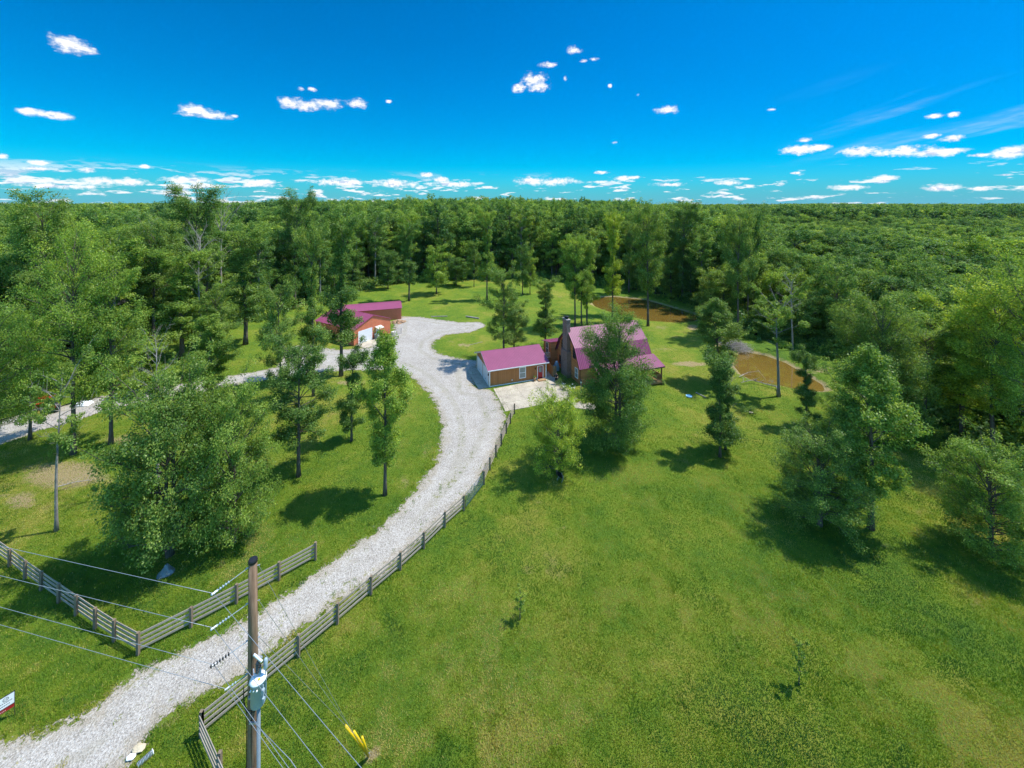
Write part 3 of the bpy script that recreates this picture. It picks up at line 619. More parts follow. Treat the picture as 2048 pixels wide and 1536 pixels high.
# (px, base py, top py, half width px, kind, variant, tint, name, label)
HERO = [
 (113,1062,690,52,'tuft',0,NM,'bare_trunk_tree','slender grey tree with a long bare trunk left of the big bushy trees'),
 (147,908,456,76,'wide',0,BR,'broad_tree','tallest broad tree at far left with a thick dark trunk and yellow green top'),
 (222,888,545,60,'open',0,LG,'straight_trunk_tree','straight trunked tree whose pale trunk crosses the left gravel road'),
 (340,1110,712,106,'round',0,NM,'bushy_tree','huge bushy tree with low branches behind the left corner of the fence'),
 (468,1085,752,78,'round',1,LG,'bushy_tree','leafy tree just right of the huge bushy tree behind the fence'),
 (316,985,690,44,'deadtree',0,NM,'twiggy_tree','bare grey twiggy stems rising out of the huge bushy tree'),
 (424,815,632,38,'poplar',1,LG,'round_topped_tree','small tree with bare trunk standing at the lower edge of the left road'),
 (434,748,560,36,'open',1,NM,'field_edge_tree','tree with a short pale trunk above the left road'),
 (363,718,500,44,'slim',0,LG,'vine_clad_tree','vine covered tree in the meadow above the left road'),
 (306,692,440,48,'tall',1,NM,'woodland_edge_tree','tree with bare grey trunk at the left edge of the meadow'),
 (491,689,455,44,'slim',1,NM,'meadow_tree','slender dark trunked tree on the meadow left of the red barn'),
 (297,782,690,36,'ivycol',0,BR,'small_tree','small leafy tree growing right beside the left gravel road'),
 (257,765,650,26,'open',2,NM,'thin_tree','thin tree in the rough grass above the left road'),
 (597,953,655,62,'open',1,DK,'open_crown_tree','open layered tree with bare trunk in the middle of the left lawn'),
 (561,818,545,40,'open',2,NM,'slanting_branch_tree','thin layered tree below the road bend left of the barn'),
 (627,792,450,30,'slim',2,NM,'slim_tall_tree','slim tall tree in front of the left corner of the red barn'),
 (682,752,425,36,'slim',0,DK,'tall_dark_tree','tall dark trunked tree that crosses the burgundy roof of the red barn'),
 (703,882,682,27,'ivycol',1,DK,'ivy_covered_tree','small narrow ivy covered tree left of the upright bright tree'),
 (770,990,668,47,'poplar',0,BR,'upright_tree','upright bright green tree on the lawn tip inside the drive bend'),
 (818,602,445,20,'slim',1,DK,'pasture_tree','slender pasture tree with leaves round its foot behind the far barn'),
 (776,578,500,20,'woodl',0,NM,'small_round_tree','small round tree beside the log pile'),
 (873,588,490,26,'woodl',1,DK,'pasture_tree','low dark tree at the centre left of the far pasture'),
 (912,571,515,22,'woodl',2,NM,'pasture_tree','small tree just left of the tallest slim pasture tree'),
 (974,600,420,19,'slim',2,LG,'tall_slim_tree','tallest slim tree of the far pasture with a pale trunk'),
 (948,574,480,14,'open',3,NM,'pasture_tree','thin tree behind the tallest slim pasture tree'),
 (1045,588,490,18,'woodl',0,LG,'pasture_tree','small round tree at the right end of the far pasture'),
 (1060,588,500,14,'woodl',1,NM,'pasture_tree','small twin tree beside the round tree of the far pasture'),
 (1008,722,532,42,'open',3,NM,'layered_tree','layered tree standing right behind the brown garage'),
 (1028,716,600,30,'open',0,DK,'crooked_tree','crooked small tree behind the garage roof'),
 (1091,702,556,24,'slim',0,NM,'narrow_tree','narrow tree between the garage and the chimney of the house'),
 (1150,655,470,28,'tall',0,BR,'three_trunk_tree','leftmost of the three slim trees behind the house'),
 (1163,652,480,24,'tall',1,LG,'three_trunk_tree','middle one of the three slim trees behind the house'),
 (1174,650,475,22,'slim',1,BR,'three_trunk_tree','rightmost of the three slim trees behind the house'),
 (1225,634,425,19,'slim',0,YG,'pond_side_tree','narrow yellowish tree whose trunk stands in front of the far pond'),
 (1296,652,410,36,'tall',2,NM,'pond_side_tree','tall tree with ivy on its trunk at the near shore of the far pond'),
 (1258,585,440,20,'slim',2,NM,'pale_trunk_tree','pale thin trunk tree behind the far pond'),
 (1365,600,405,36,'tall',3,DK,'dark_trunk_tree','thick dark trunk tree on the grassy bank behind the far pond'),
 (1476,674,420,30,'tall',0,NM,'straight_pale_tree','straight pale trunk rising right behind the brush pile'),
 (1496,662,415,26,'tall',1,DK,'straight_pale_tree','second straight trunk a little behind the brush pile tree'),
 (1557,793,556,48,'tuft',1,LG,'pole_like_tree','pole like bare trunk with a small crown in front of the orange pond'),
 (1440,914,705,32,'ivycol',2,DK,'ivy_covered_tree','dark ivy smothered double trunk on the lawn right of the house'),
 (1451,899,740,26,'ivycol',0,DK,'ivy_covered_tree','second ivy trunk directly behind the dark ivy smothered tree'),
 (1434,765,600,40,'poplar',0,NM,'leafy_tree','leafy tree behind the ivy smothered tree beside the orange pond'),
 (1237,893,622,66,'big',1,(.85,.93,.9),'front_yard_tree','large dense tree that hides the front of the wooden house'),
 (1115,948,783,54,'bush',0,YG,'bright_tree','bright yellow green small tree beside the patio'),
 (1640,1052,842,80,'round',2,NM,'lawn_tree','dense bushy tree with drooping branches on the right lawn'),
 (1742,1058,700,62,'poplar',0,LG,'lawn_tree','taller double trunked tree right behind the bushy lawn tree'),
 (1700,985,742,52,'open',1,LG,'lawn_tree','upright leafy tree rising behind the bushy tree with drooping branches'),
 (1765,872,590,76,'big',1,NM,'wood_edge_tree','broad rounded tree at the edge of the woods right of the orange pond'),
 (1613,852,690,22,'ivycol',1,DK,'ivy_covered_tree','slim ivy column in front of the right end of the orange pond'),
 (1985,1112,880,84,'round',1,LG,'lawn_tree','low spreading tree at the right border of the lawn'),
 (1925,880,600,52,'slim',1,YG,'bright_edge_tree','bright upright tree at the woods corner above the spreading tree'),
 (1985,925,560,64,'tall',2,YG,'bright_edge_tree','bright tall tree close to the right border of the picture'),
 (2060,960,500,80,'wide',1,BR,'bright_edge_tree','tall bright tree cut by the right border of the picture'),
 (1850,850,640,50,'tall',3,LG,'wood_edge_tree','slim crowned tree behind the bright trees at right'),
 (-55,965,620,80,'wide',1,LG,'broad_tree','leafy tree cut by the left border of the picture'),
 (60,880,620,50,'open',3,BR,'broad_tree','light green tree directly behind the slender bare trunk at far left'),
 (395,650,372,46,'tall',3,DK,'tallest_forest_tree','tallest dark tree towering over the left woods'),
 (590,612,380,34,'tall',2,DK,'tall_forest_tree','tall dark tree rising over the woods above the red barn'),
 (80,760,385,50,'tall',0,NM,'tall_forest_tree','tall tree breaking the skyline at far left'),
 (442,640,405,30,'deadtree',1,NM,'dead_tree','grey half dead tree standing in the left woods'),
 (290,655,455,34,'deadtree',0,NM,'dead_tree','crooked dead tree at the left woodland edge'),
 (400,690,470,26,'deadtree',1,NM,'dead_tree','broken bare tree with tangled grey branches in the left woods'),
 (1585,700,560,28,'deadtree',0,NM,'dead_tree','thin half bare tree leaning at the edge of the right woods'),
 (1455,880,742,20,'deadtree',1,NM,'dead_branch_tree','bare grey stems at the right side of the ivy smothered tree'),
]
rh = random.Random(5); hero_pos = []
for k, (px, pb, pt, hw, kind, vi, tint, nm, lb) in enumerate(HERO):
    x, y = P(px, pb); h0 = float(height(x, y)); hgt = H_CAM-h0-(pt-HOR)*y/F_PX
    rad = hw*y/F_PX
    if kind.startswith('wood'): tint = tint
    plant(kind, vi, x, y, hgt, rad, nm, lb, None, tint, rh.uniform(0, 6.28)); hero_pos.append((x, y, rad))
for (px, pb, pt, lb, vi) in ((1040, 1240, 1184, 'tiny thin sapling standing alone on the middle of the lawn', 0), (1598, 1371, 1285, 'young sapling with yellowish tip on the lower right lawn', 1)):
    x, y = P(px, pb); plant('sapling', vi, x, y, H_CAM-float(height(x, y))-(pt-HOR)*y/F_PX, .45, 'sapling', lb, None, (1.2, 1.1, .8), 1.0, 'sapling')

# ---- woods : the trees nearest the camera are things, the rest one object
def tree_h(x, y, r):
    t = x/y; hgt = 25.0 if t < .4 else 25-8.5*min(1, (t-.4)/.35)
    if t < -.55: hgt = 22
    return hgt*(.66+.42*r)
rf = random.Random(11); cand = []
def try_pt(x, y, gap):
    if forest_side(x, y) < 0 or abs(x) > 1.36*y+14: return
    for hx, hy, hr in hero_pos:
        if (x-hx)**2+(y-hy)**2 < (gap*.6)**2: return
    cand.append((y, x, rf.random(), rf.random(), rf.random()))
yy = 30.0
while yy < 330:
    g_ = 5.1 if yy < 165 else 7.2
    w_ = 1.36*yy+14; xx = -w_
    while xx < w_:
        try_pt(xx+rf.uniform(-.42, .42)*g_, yy+rf.uniform(-.42, .42)*g_, g_); xx += g_
    yy += g_
LM = [('the far left skyline tree',80,560),('the tallest dark tree of the left woods',395,500),('the dark tree above the red barn',590,490),('the crooked dead tree',290,560),('the half dead grey tree',442,520),('the far barn roof',745,612),('the red barn',690,650),('the log pile',795,560),('the tallest slim pasture tree',974,500),('the round pasture tree',1045,540),('the three slim trees behind the house',1160,550),('the yellowish pond side tree',1225,520),('the ivy trunk tree at the far pond',1296,520),('the thick dark trunk tree',1365,500),('the tree behind the brush pile',1476,540),('the pole like trunk',1557,650),('the orange pond',1555,735),('the broad rounded edge tree',1765,720),('the bright upright edge tree',1915,740),('the low spreading right tree',1970,980),('the left gravel road',330,765),('the meadow tree left of the barn',491,560),('the low dark pasture tree',873,540),('the bright tree at the right border',2030,700),('the light tree at far left',60,730)]
ORD = ['nearest', 'second', 'third', 'fourth', 'fifth', 'sixth', 'seventh', 'eighth', 'ninth', 'tenth', 'eleventh', 'twelfth', 'thirteenth', 'fourteenth', 'fifteenth', 'sixteenth', 'seventeenth', 'eighteenth', 'nineteenth', 'twentieth']
cand.sort(key=lambda c: float(forest_side(c[1], c[0]))*1.6+c[0])
NEAR = 236
LAB = {'left': ('left woods', 'trees of the left woods'), 'centre': ('woods behind the pasture', 'trees of the woods behind the pasture'),
       'pond': ('woods behind the ponds', 'trees of the woods behind the ponds'), 'right': ('right woods', 'trees of the right woods')}
KIND = [('tall leafy tree', LG), ('dark green tree', DK), ('mid green tree', NM), ('yellowish green tree', BR)]
ft = []
for (y, x, r1, r2, r3) in cand[:NEAR]:
    px = 1024+F_PX*x/y; reg = 'left' if px < 640 else 'centre' if px < 1180 else 'pond' if px < 1560 else 'right'
    hgt = tree_h(x, y, r1); ki = int(r2*3.999); low = forest_side(x, y) < 11 and r3 < .55
    adj, tint = KIND[ki]
    tint = tuple(v*(1.05+.15*r1) for v in tint)
    if low: hgt *= .5+.25*r2; adj = 'low bushy '+adj.replace('tall leafy ', '')
    key = 'woodl' if low or hgt < 17 else ('wood' if r3 < .72 else 'woodp')
    cy_ = HOR+F_PX*(H_CAM-hgt*.6)/y; lm = min(LM, key=lambda q: math.hypot(q[1]-px, (q[2]-cy_)*1.4)); dx_, dy_ = px-lm[1], cy_-lm[2]
    side = ('left of ' if dx_ < 0 else 'right of ') if abs(dx_) > abs(dy_) else ('above ' if dy_ < 0 else 'below ')
    ft.append((math.hypot(dx_, dy_), lm[0], side, adj, plant(key, int(r3*97), x, y, hgt, (3.0+1.4*r2)*(1.0 if key == 'wood' else 1.0), 'forest_tree', adj+' of the '+LAB[reg][0], LAB[reg][1], tint, r3*40)))
cnt_ = {}
for d_, l_, s_, a_, e_ in sorted(ft, key=lambda q: q[0]):
    k_ = (l_, s_, a_); n_ = cnt_.get(k_, 0); cnt_[k_] = n_+1; e_['label'] = ORD[min(n_, 19)]+' '+a_+' '+s_+l_

# instanced woods
def gn_scatter(name, pts, rot, scl, idx, meshes, label):
    colx = bpy.data.collections.new(name+"_sources")
    for k, me in enumerate(meshes):
        o = bpy.data.objects.new("%s_%02d" % (name, k), me); colx.objects.link(o)
    me = bpy.data.meshes.new(name); me.vertices.add(len(pts)); me.vertices.foreach_set('co', np.asarray(pts, np.float32).ravel())
    for nm, ty, val in (('rot', 'FLOAT', rot), ('idx', 'INT', idx)):
        a_ = me.attributes.new(nm, ty, 'POINT'); a_.data.foreach_set('value', np.asarray(val, np.float32 if ty == 'FLOAT' else np.int32))
    a_ = me.attributes.new('scl', 'FLOAT_VECTOR', 'POINT'); a_.data.foreach_set('vector', np.asarray(scl, np.float32).ravel())
    ng = bpy.data.node_groups.new(name, 'GeometryNodeTree')
    ng.interface.new_socket('Geometry', in_out='INPUT', socket_type='NodeSocketGeometry'); ng.interface.new_socket('Geometry', in_out='OUTPUT', socket_type='NodeSocketGeometry')
    g = NT(ng); gi = g.n('NodeGroupInput'); go = g.n('NodeGroupOutput')
    ci = g.n('GeometryNodeCollectionInfo', i={'Collection': colx, 'Separate Children': True, 'Reset Children': True})
    def att(nm, ty):
        nd = g.n('GeometryNodeInputNamedAttribute', data_type=ty); nd.inputs['Name'].default_value = nm; return nd.outputs[0]
    ip = g.n('GeometryNodeInstanceOnPoints', i={'Points': gi.outputs[0], 'Instance': ci.outputs[0], 'Pick Instance': True})
    ng.links.new(att('idx', 'INT'), ip.inputs['Instance Index'])
    cx = g.n('ShaderNodeCombineXYZ'); ng.links.new(att('rot', 'FLOAT'), cx.inputs[2])
    ng.links.new(cx.outputs[0], ip.inputs['Rotation']); ng.links.new(att('scl', 'FLOAT_VECTOR'), ip.inputs['Scale'])
    ng.links.new(ip.outputs[0], go.inputs[0])
    o = bpy.data.objects.new(name, me); col.objects.link(o); md = o.modifiers.new('scatter', 'NODES'); md.node_group = ng
    tag(o, label, name.replace('_', ' '), None, 'stuff'); return o
def joined(trunk, crown, name):
    n1 = len(trunk.vertices); n2 = len(crown.vertices)
    vs = np.empty(n1*3, np.float32); trunk.vertices.foreach_get('co', vs); v2 = np.empty(n2*3, np.float32); crown.vertices.foreach_get('co', v2)
    fs = [tuple(p.vertices) for p in trunk.polygons]+[tuple(n1+i for i in p.vertices) for p in crown.polygons]
    me = bpy.data.meshes.new(name); me.from_pydata(np.concatenate([vs, v2]).reshape(-1, 3).tolist(), [], fs)
    tn = np.full(n1+n2, .5, np.float32); t2 = np.empty(n2, np.float32); crown.attributes['tone'].data.foreach_get('value', t2); tn[n1:] = t2
    a_ = me.attributes.new('tone', 'FLOAT', 'POINT'); a_.data.foreach_set('value', tn)
    me.materials.append(M['bark']); me.materials.append(M['leaf_f'])
    mi = np.zeros(len(fs), np.int32); mi[len(trunk.polygons):] = 1; me.polygons.foreach_set('material_index', mi); me.update(); return me
src = [(joined(t, c, 'woodland_tree_%d' % k), he) for k, (t, c, he, _) in enumerate([tree_parts(500+k, 24, 3.8, .32, 34, 5600, .50, (pr_up, pr_round, pr_col)[k % 3], (.3, 1.1), csz=1.3, sub=3, mat_=M['leaf_f'], bare=.05, dead=.03) for k in range(6)])]
src2 = [(joined(t, c, 'distant_tree_%d' % k), he) for k, (t, c, he, _) in enumerate([tree_parts(700+k, 22, 5.0, .35, 20, 1500, 1.15, (pr_up, pr_round)[k % 2], (.2, 1.1), csz=1.9, sub=2, mat_=M['leaf_f']) for k in range(4)])]
rest = cand[NEAR:]; pts = []; rot = []; scl = []; idx = []
for (y, x, r1, r2, r3) in rest:
    pts.append((x, y, float(base_h(x, y))-.1)); rot.append(r3*50)
    ix = int(r3*1e4) % 6; s = tree_h(x, y, r1)*(.78+.42*r3)/src[ix][1]; w2 = .72+.65*r2; scl.append((w2, w2, s)); idx.append(ix)
yy = 331.0
while yy < 1500:
    g_ = 8.0+yy*.0045
    w_ = 1.34*yy; xx = -w_
    while xx < w_:
        x = xx+rf.uniform(-.45, .45)*g_; y = yy+rf.uniform(-.45, .45)*g_; r = rf.random(); s = g_/8.6*rf.uniform(.65, 1.3)
        pts.append((x, y, float(base_h(x, y))-.5)); rot.append(r*50); ix = int(r*1e4) % 4; scl.append((s, s, (24 if x/y < .3 else 20)*rf.uniform(.72, 1.1)/src2[ix][1])); idx.append(6+ix); xx += g_
    yy += g_
gn_scatter('woodland', pts, rot, scl, idx, [q[0] for q in src+src2], 'dense green woodland filling the background up to the horizon')
print('woodland instances', len(pts), 'cand', len(cand))

# undergrowth and shrubs along the woodland edge and pond banks
def shrub_mesh(seed, n, ls, r):
    rng = np.random.default_rng(seed); k = 12; C = rng.normal(size=(k, 3))*np.array([r*.5, r*.5, r*.28])+np.array([0, 0, r*.55]); C[:, 2] = np.abs(C[:, 2])
    return leaves_mesh('shrub', C, rng.uniform(.3, .6, k)*r, n, ls, rng, np.array([0, 0, 0.]), M['leaf_f'], tone_b=.08)
shr = [shrub_mesh(k, 520, .24, 1.3) for k in range(4)]
pts = []; rot = []; scl = []; idx = []
def add_shrub(x, y, s):
    if poly_sd([x], [y], ROAD)[0] < 1.5 or (15 < x < 60 and (poly_sd([x], [y], POND1)[0] < .5 or poly_sd([x], [y], POND2)[0] < .5)): return
    pts.append((x, y, float(height(x, y))-.1)); rot.append(rf.uniform(0, 6.28)); scl.append((s, s, s*rf.uniform(.7, 1.5))); idx.append(rf.randrange(4))
for k in range(15000):
    y = 30+rf.random()**.8*170; x = rf.uniform(-1.36, 1.36)*y; fs = float(forest_side(x, y))
    if -1.5 < fs < 60 and rf.random() < math.exp(-max(0, fs)/22): add_shrub(x, y, rf.uniform(.6, 2.1)*(1 if fs > 1 else .5))
for k in range(330):   # rough bank above the left road
    px = rf.uniform(180, 470); py = rf.uniform(640, 762)
    if rf.random() < .5: x, y = P(px, py); add_shrub(x, y, rf.uniform(.25, .6))
for k in range(160):   # rushes round the far pond
    px = rf.uniform(1290, 1450); py = rf.uniform(580, 660); x, y = P(px, py)
    if 0 < poly_sd([x], [y], POND1)[0] < 7 and px > 1300 and py < 640: add_shrub(x, y, rf.uniform(.3, .7))
gn_scatter('undergrowth', pts, rot, scl, idx, shr, 'low shrubs and saplings along the foot of the woods')

# ---- grass : real blades on the nearer lawn and along the gravel edges
def grass_blades():
    rng = np.random.default_rng(4); n = 1100000
    u = rng.random(n); y = 15.5*np.exp(u*np.log(86/15.5)); x = rng.uniform(-1.30, 1.30, n)*y
    m = rng.random(n) < np.clip((84-y)/38, 0, 1); x = x[m]; y = y[m]
    sd = np.full(len(x), 9.0); mm = (x < 4); sd[mm] = poly_sd(x[mm], y[mm], ROAD)
    wob = .55*vnoise(x, y, .35, 2)+.4*vnoise(x, y, .9, 4)
    k = (sd+wob > .15) & (forest_side(x, y) < 3)
    k &= rng.random(len(x)) > np.clip(bare_f(x, y)-.35, 0, .9)*1.3
    pm = (x > 15) & (x < 70) & (y > 50); pd = np.full(len(x), 9.0); pd[pm] = np.minimum(poly_sd(x[pm], y[pm], POND1), poly_sd(x[pm], y[pm], POND2)); k &= pd > .3
    edge = np.clip(1-np.abs(sd)/1.2, 0, 1)
    weeds = (~k) & (vnoise(x*1.3, y*.8, .42, 7) > .62) & (rng.random(len(x)) < .45)
    k = k | weeds; x = x[k]; y = y[k]; edge = edge[k]; n = len(x)
    patch = .5+.5*vnoise(x, y, 1.9, 3); h = (.055+.085*rng.random(n)*(.5+patch))*(1+1.0*edge*rng.random(n))
    a = rng.uniform(0, 6.283, n); z = height(x, y); lean = rng.uniform(.1, .9, n)*h; wd = .010+.010*rng.random(n)+y*.00028
    cl = fbm(x, y, .9, 3, 21); tuft = np.clip((cl-.62)*6, 0, 1); h = h*(1+.5*tuft); la = rng.uniform(0, 6.283, n); p = np.stack([x, y, z-.01], -1); t = np.stack([np.cos(a), np.sin(a), np.zeros(n)], -1)*wd[:, None]
    tip = p+np.stack([np.cos(la)*lean, np.sin(la)*lean, h], -1)
    Vv = np.stack([p-t, p+t, tip], 1).reshape(-1, 3)
    me = bpy.data.meshes.new('lawn_grass'); set_mesh(me, Vv, np.arange(n*3).reshape(-1, 3))
    bare = bare_f(x, y)
    big = .40+1.7*(fbm(x, y, 5.5, 5, 1)-.5)+1.3*(fbm(x, y, 1.1, 3, 2)-.5)
    tone = np.clip(big+rng.normal(size=n)*.10, 0, .93); dry = rng.random(n) < .03+.05*(patch < .25); tone = np.clip(tone-.13*tuft+.5*np.clip(bare-.25, 0, .6)+np.clip(fbm(x, y, 7.0, 5, 8)-.56, 0, 1)*2.6, 0, 1); tone[dry] = 1
    a_ = me.attributes.new('tone', 'FLOAT', 'POINT'); a_.data.foreach_set('value', np.repeat(tone, 3).astype(np.float32))
    me.materials.append(M['blade']); o = bpy.data.objects.new('lawn_grass', me); col.objects.link(o)
    tag(o, 'short green grass blades on the near lawn', 'grass', None, 'stuff')
grass_blades()
# ---------------------------------------------------------------- buildings
TH = math.atan2(3.2, 9.01)
def loc(o, x, y): c, s = math.cos(TH), math.sin(TH); return (o[0]+x*c-y*s, o[1]+x*s+y*c)
def ribbed(p00, p10, p11, p01, period, rib, mats, name, parent, thick=.05, extra=True, wd=.055):
    """metal sheet between four corners (p00->p10 is the eave), ribs run from eave to ridge"""
    p00, p10, p11, p01 = map(Vector, (p00, p10, p11, p01)); mb = MB()
    nrm = (p10-p00).cross(p01-p00).normalized()
    if nrm.z < 0: nrm = -nrm
    off = -nrm*thick
    mb.add([p00, p10, p11, p01, p00+off, p10+off, p11+off, p01+off], [(0,1,2,3),(7,6,5,4),(0,4,5,1),(1,5,6,2),(2,6,7,3),(3,7,4,0)])
    L = (p10-p00).length; n = max(2, int(round(L/period)))
    for k in range(n+1):
        a = p00.lerp(p10, k/n); b = p01.lerp(p11, k/n)
        mb.beam(a+nrm*rib*.5, b+nrm*rib*.5, wd, rib, 0, up=nrm)
    return mb.build(name, mats, parent)
def wall_ribs(mb, a, b, z0, z1f, period, d, nrm):
    a = Vector(a); b = Vector(b); L = (b-a).length; n = int(L/period)
    for k in range(n+1):
        p = a.lerp(b, k/n); z1 = z1f(k/n)
        mb.beam((p.x+nrm[0]*d*.5, p.y+nrm[1]*d*.5, z0), (p.x+nrm[0]*d*.5, p.y+nrm[1]*d*.5, z1), .06, d, 0, up=(nrm[0], nrm[1], 0))
def window(parent, face, a, z0, wd, hg, pl, mat_g='blind', frame='white', name='window', fr=.10):
    """face 'y': wall plane y=pl facing -y ; 'x': wall plane x=pl facing -x ; a = centre along the wall"""
    f = MB(); g = MB(); s = MB()
    def bx(mb, a0, a1, za, zb, d0, d1):
        if face == 'y': mb.box(a0, pl-d1, za, a1, pl-d0, zb)
        else: mb.box(pl-d1, a0, za, pl-d0, a1, zb)
    h = wd/2
    bx(f, a-h-fr, a-h, z0-fr, z0+hg+fr, 0.002, .06); bx(f, a+h, a+h+fr, z0-fr, z0+hg+fr, .002, .06)
    bx(f, a-h, a+h, z0+hg, z0+hg+fr, .002, .06); bx(f, a-h, a+h, z0-fr, z0, .002, .075); bx(f, a-h, a+h, z0+hg/2-.03, z0+hg/2+.03, .002, .05)
    o = f.build(name, M[frame], parent); bx(g, a-h, a+h, z0, z0+hg, .004, .02); g.build('pane', M[mat_g], o); return o

# --- garage
GA = P(978.8, 774.5); GL, GW = 9.55, 7.5; EH, RH = 2.78, 4.25
g_ = empty('garage', (GA[0], GA[1], 0), TH, 'detached brown garage with burgundy metal roof and white trim beside the patio', 'garage')
mb = MB(); mid = GW/2; gz = EH+.02
mb.add([(0,0,.0),(GL,0,.0),(GL,0,EH),(0,0,EH),(0,GW,0),(GL,GW,0),(GL,GW,EH),(0,GW,EH),(0,mid,RH-.12),(GL,mid,RH-.12)],
       [(0,1,2,3),(5,4,7,6),(4,0,3,8,7),(1,5,6,9,2),(3,2,9,8),(6,7,8,9),(0,4,5,1)])
mb.build('wall', M['panel'], g_)
oh = .35; sl = (RH-EH)/mid; ez = EH-sl*oh+.06
ribbed((-oh,-oh,ez),(GL+oh,-oh,ez),(GL+oh,mid,RH),(-oh,mid,RH), .24, .042, M['roof'], 'roof', g_)
ribbed((-oh,GW+oh,ez),(GL+oh,GW+oh,ez),(GL+oh,mid,RH),(-oh,mid,RH), .24, .042, M['roof'], 'roof', g_)
t = MB(); t.box(-oh, -oh-.09, ez-.15, GL+oh, -oh-.01, ez-.02); t.box(-oh, GW+oh+.01, ez-.15, GL+oh, GW+oh+.09, ez-.02); t.build('gutter', M['white'], g_)
t = MB(); t.beam((0-.01,-oh+.02,ez-.10),(0-.01,-oh+.02,ez-.1),.01,.01)
t = MB()
for x_ in (-oh-.02, GL+oh+.02):
    t.beam((x_, -oh, ez-.10), (x_, mid, RH-.10), .04, .16); t.beam((x_, GW+oh, ez-.10), (x_, mid, RH-.10), .04, .16); t.build('rake_board', M['offwhite'], g_); t = MB()
t = MB(); t.box(-.04, -oh, ez-.10, GL, 0-.005, ez-.06); t.build('soffit', M['offwhite'], g_)
t = MB()
for x0, x1, y0, y1 in ((-.03, .12, -.035, -.005), (GL-.12, GL+.03, -.035, -.005), (-.035, -.005, -.03, .12), (-.035, -.005, GW-.12, GW+.03)): t.box(x0, y0, 0, x1, y1, EH-.02)
t.build('corner_board', M['white'], g_)
t = MB(); t.box(.12, -.04, .0, 7.95, -.006, .16); t.box(9.05, -.04, .0, GL-.12, -.006, .16); t.build('base_board', M['white'], g_)
t = MB(); t.box(.12, -.03, EH-.30, GL-.12, -.006, EH-.20); t.build('frieze_board', M['offwhite'], g_)
window(g_, 'y', 5.45, .72, .92, 1.55, 0)
d = MB(); d.box(8.08, -.03, .05, 8.92, -.008, 2.10); dr = d.build('door', M['red_door'], g_)
d = MB(); d.box(8.24, -.042, 1.15, 8.76, -.032, 1.95); d.build('pane', M['blind'], dr)
d = MB(); d.box(8.80, -.09, 1.0, 8.86, -.032, 1.06); d.build('handle', M['steel'], dr)
d = MB(); d.box(7.97, -.05, 0, 8.075, -.009, 2.2); d.box(8.925, -.05, 0, 9.03, -.009, 2.2); d.box(8.075, -.05, 2.105, 8.925, -.009, 2.2); d.build('door_frame', M['white'], g_)
l = MB(); l.box(7.55, -.12, 1.72, 7.68, -.004, 2.02); l.build('wall_lamp', M['darkframe'], g_)
l = MB(); l.box(-.16, .28, 1.65, -.004, .42, 1.95); l.build('wall_lamp', M['darkframe'], g_)
l = MB(); l.box(3.6, -.07, .48, 3.78, -.004, .68); l.build('outlet_box', M['offwhite'], g_)
for k, y0 in enumerate((.55, 4.05)):
    d = MB(); 
    for r in range(4): d.box(-.045, y0, .03+r*.56, -.008, y0+2.9, .57+r*.56)
    gd = d.build('garage_door', M['door_panel'], g_)
    h = MB(); h.box(-.075, y0+1.35, .55, -.047, y0+1.55, .60); h.build('handle', M['black'], gd)
    f = MB(); f.box(-.05, y0-.12, 0, -.006, y0-.002, 2.38); f.box(-.05, y0+2.902, 0, -.006, y0+3.02, 2.38); f.box(-.05, y0, 2.28, -.006, y0+2.9, 2.38); f.build('door_frame', M['white'], g_)

ap = MB().box(-1.75, -.1, 0.005, -.02, 7.5, .07).build('garage_apron', M['concrete'], None, loc=(GA[0], GA[1], 0), rz=TH); tag(ap, 'concrete strip before the two garage doors', None, None, 'structure')
# patio sheet in the garage's own axes so that its joints line up
c, s = math.cos(-TH), math.sin(-TH); vs = []
for (x, y) in PATIO:
    X_, Y_ = x-GA[0], y-GA[1]; vs.append((X_*c-Y_*s, X_*s+Y_*c))
n = len(vs); mb = MB().add([(x, y, .05) for x, y in vs]+[(x, y, -.05) for x, y in vs], [tuple(range(n)), tuple(range(2*n-1, n-1, -1))]+[(i, (i+1) % n, n+(i+1) % n, n+i) for i in range(n)])
pt_ = mb.build('patio', M['concrete'], None, loc=(GA[0], GA[1], 0), rz=TH); tag(pt_, 'pale concrete patio with a path curving to the house', None, None, 'structure')

# --- house
HA = P(1161.7, 771); HL, HW = 13.0, 8.25; E1, K1, KY, RG = 2.75, 5.35, 1.42, 7.75
h_ = empty('house', (HA[0], HA[1], 0), TH, 'two storey log sided house with burgundy gambrel roof and brick chimney', 'house')
FB = -1.2
sec = [(0, FB+1.15), (0, E1), (KY-.05, K1-.10), (HW/2, RG-.12), (HW-KY+.05, K1-.10), (HW, E1), (HW, FB+1.15)]
mb = MB(); k = len(sec)
mb.add([(0, y, z) for y, z in sec]+[(HL, y, z) for y, z in sec], [tuple(range(k))[::-1], tuple(range(k, 2*k))]+[(i, k+i, k+i+1, i+1) for i in range(k-1)])
mb.build('wall', M['log'], h_)
mb = MB().box(.05, .05, FB-.6, HL-.05, HW-.05, -.052); mb.build('foundation', M['stone'], h_)
o_ = .35
def rf_(y0, z0, y1, z1, nm='roof'): ribbed((-o_, y0, z0), (HL+o_, y0, z0), (HL+o_, y1, z1), (-o_, y1, z1), .30, .05, M['roof'], nm, h_)
rf_(KY-.1, K1-.02, HW/2, RG); rf_(-.22, E1-.18, KY-.1, K1-.03)
rf_(HW-KY+.1, K1-.02, HW/2, RG); rf_(HW+.22, E1-.18, HW-KY+.1, K1-.03)
t = MB()
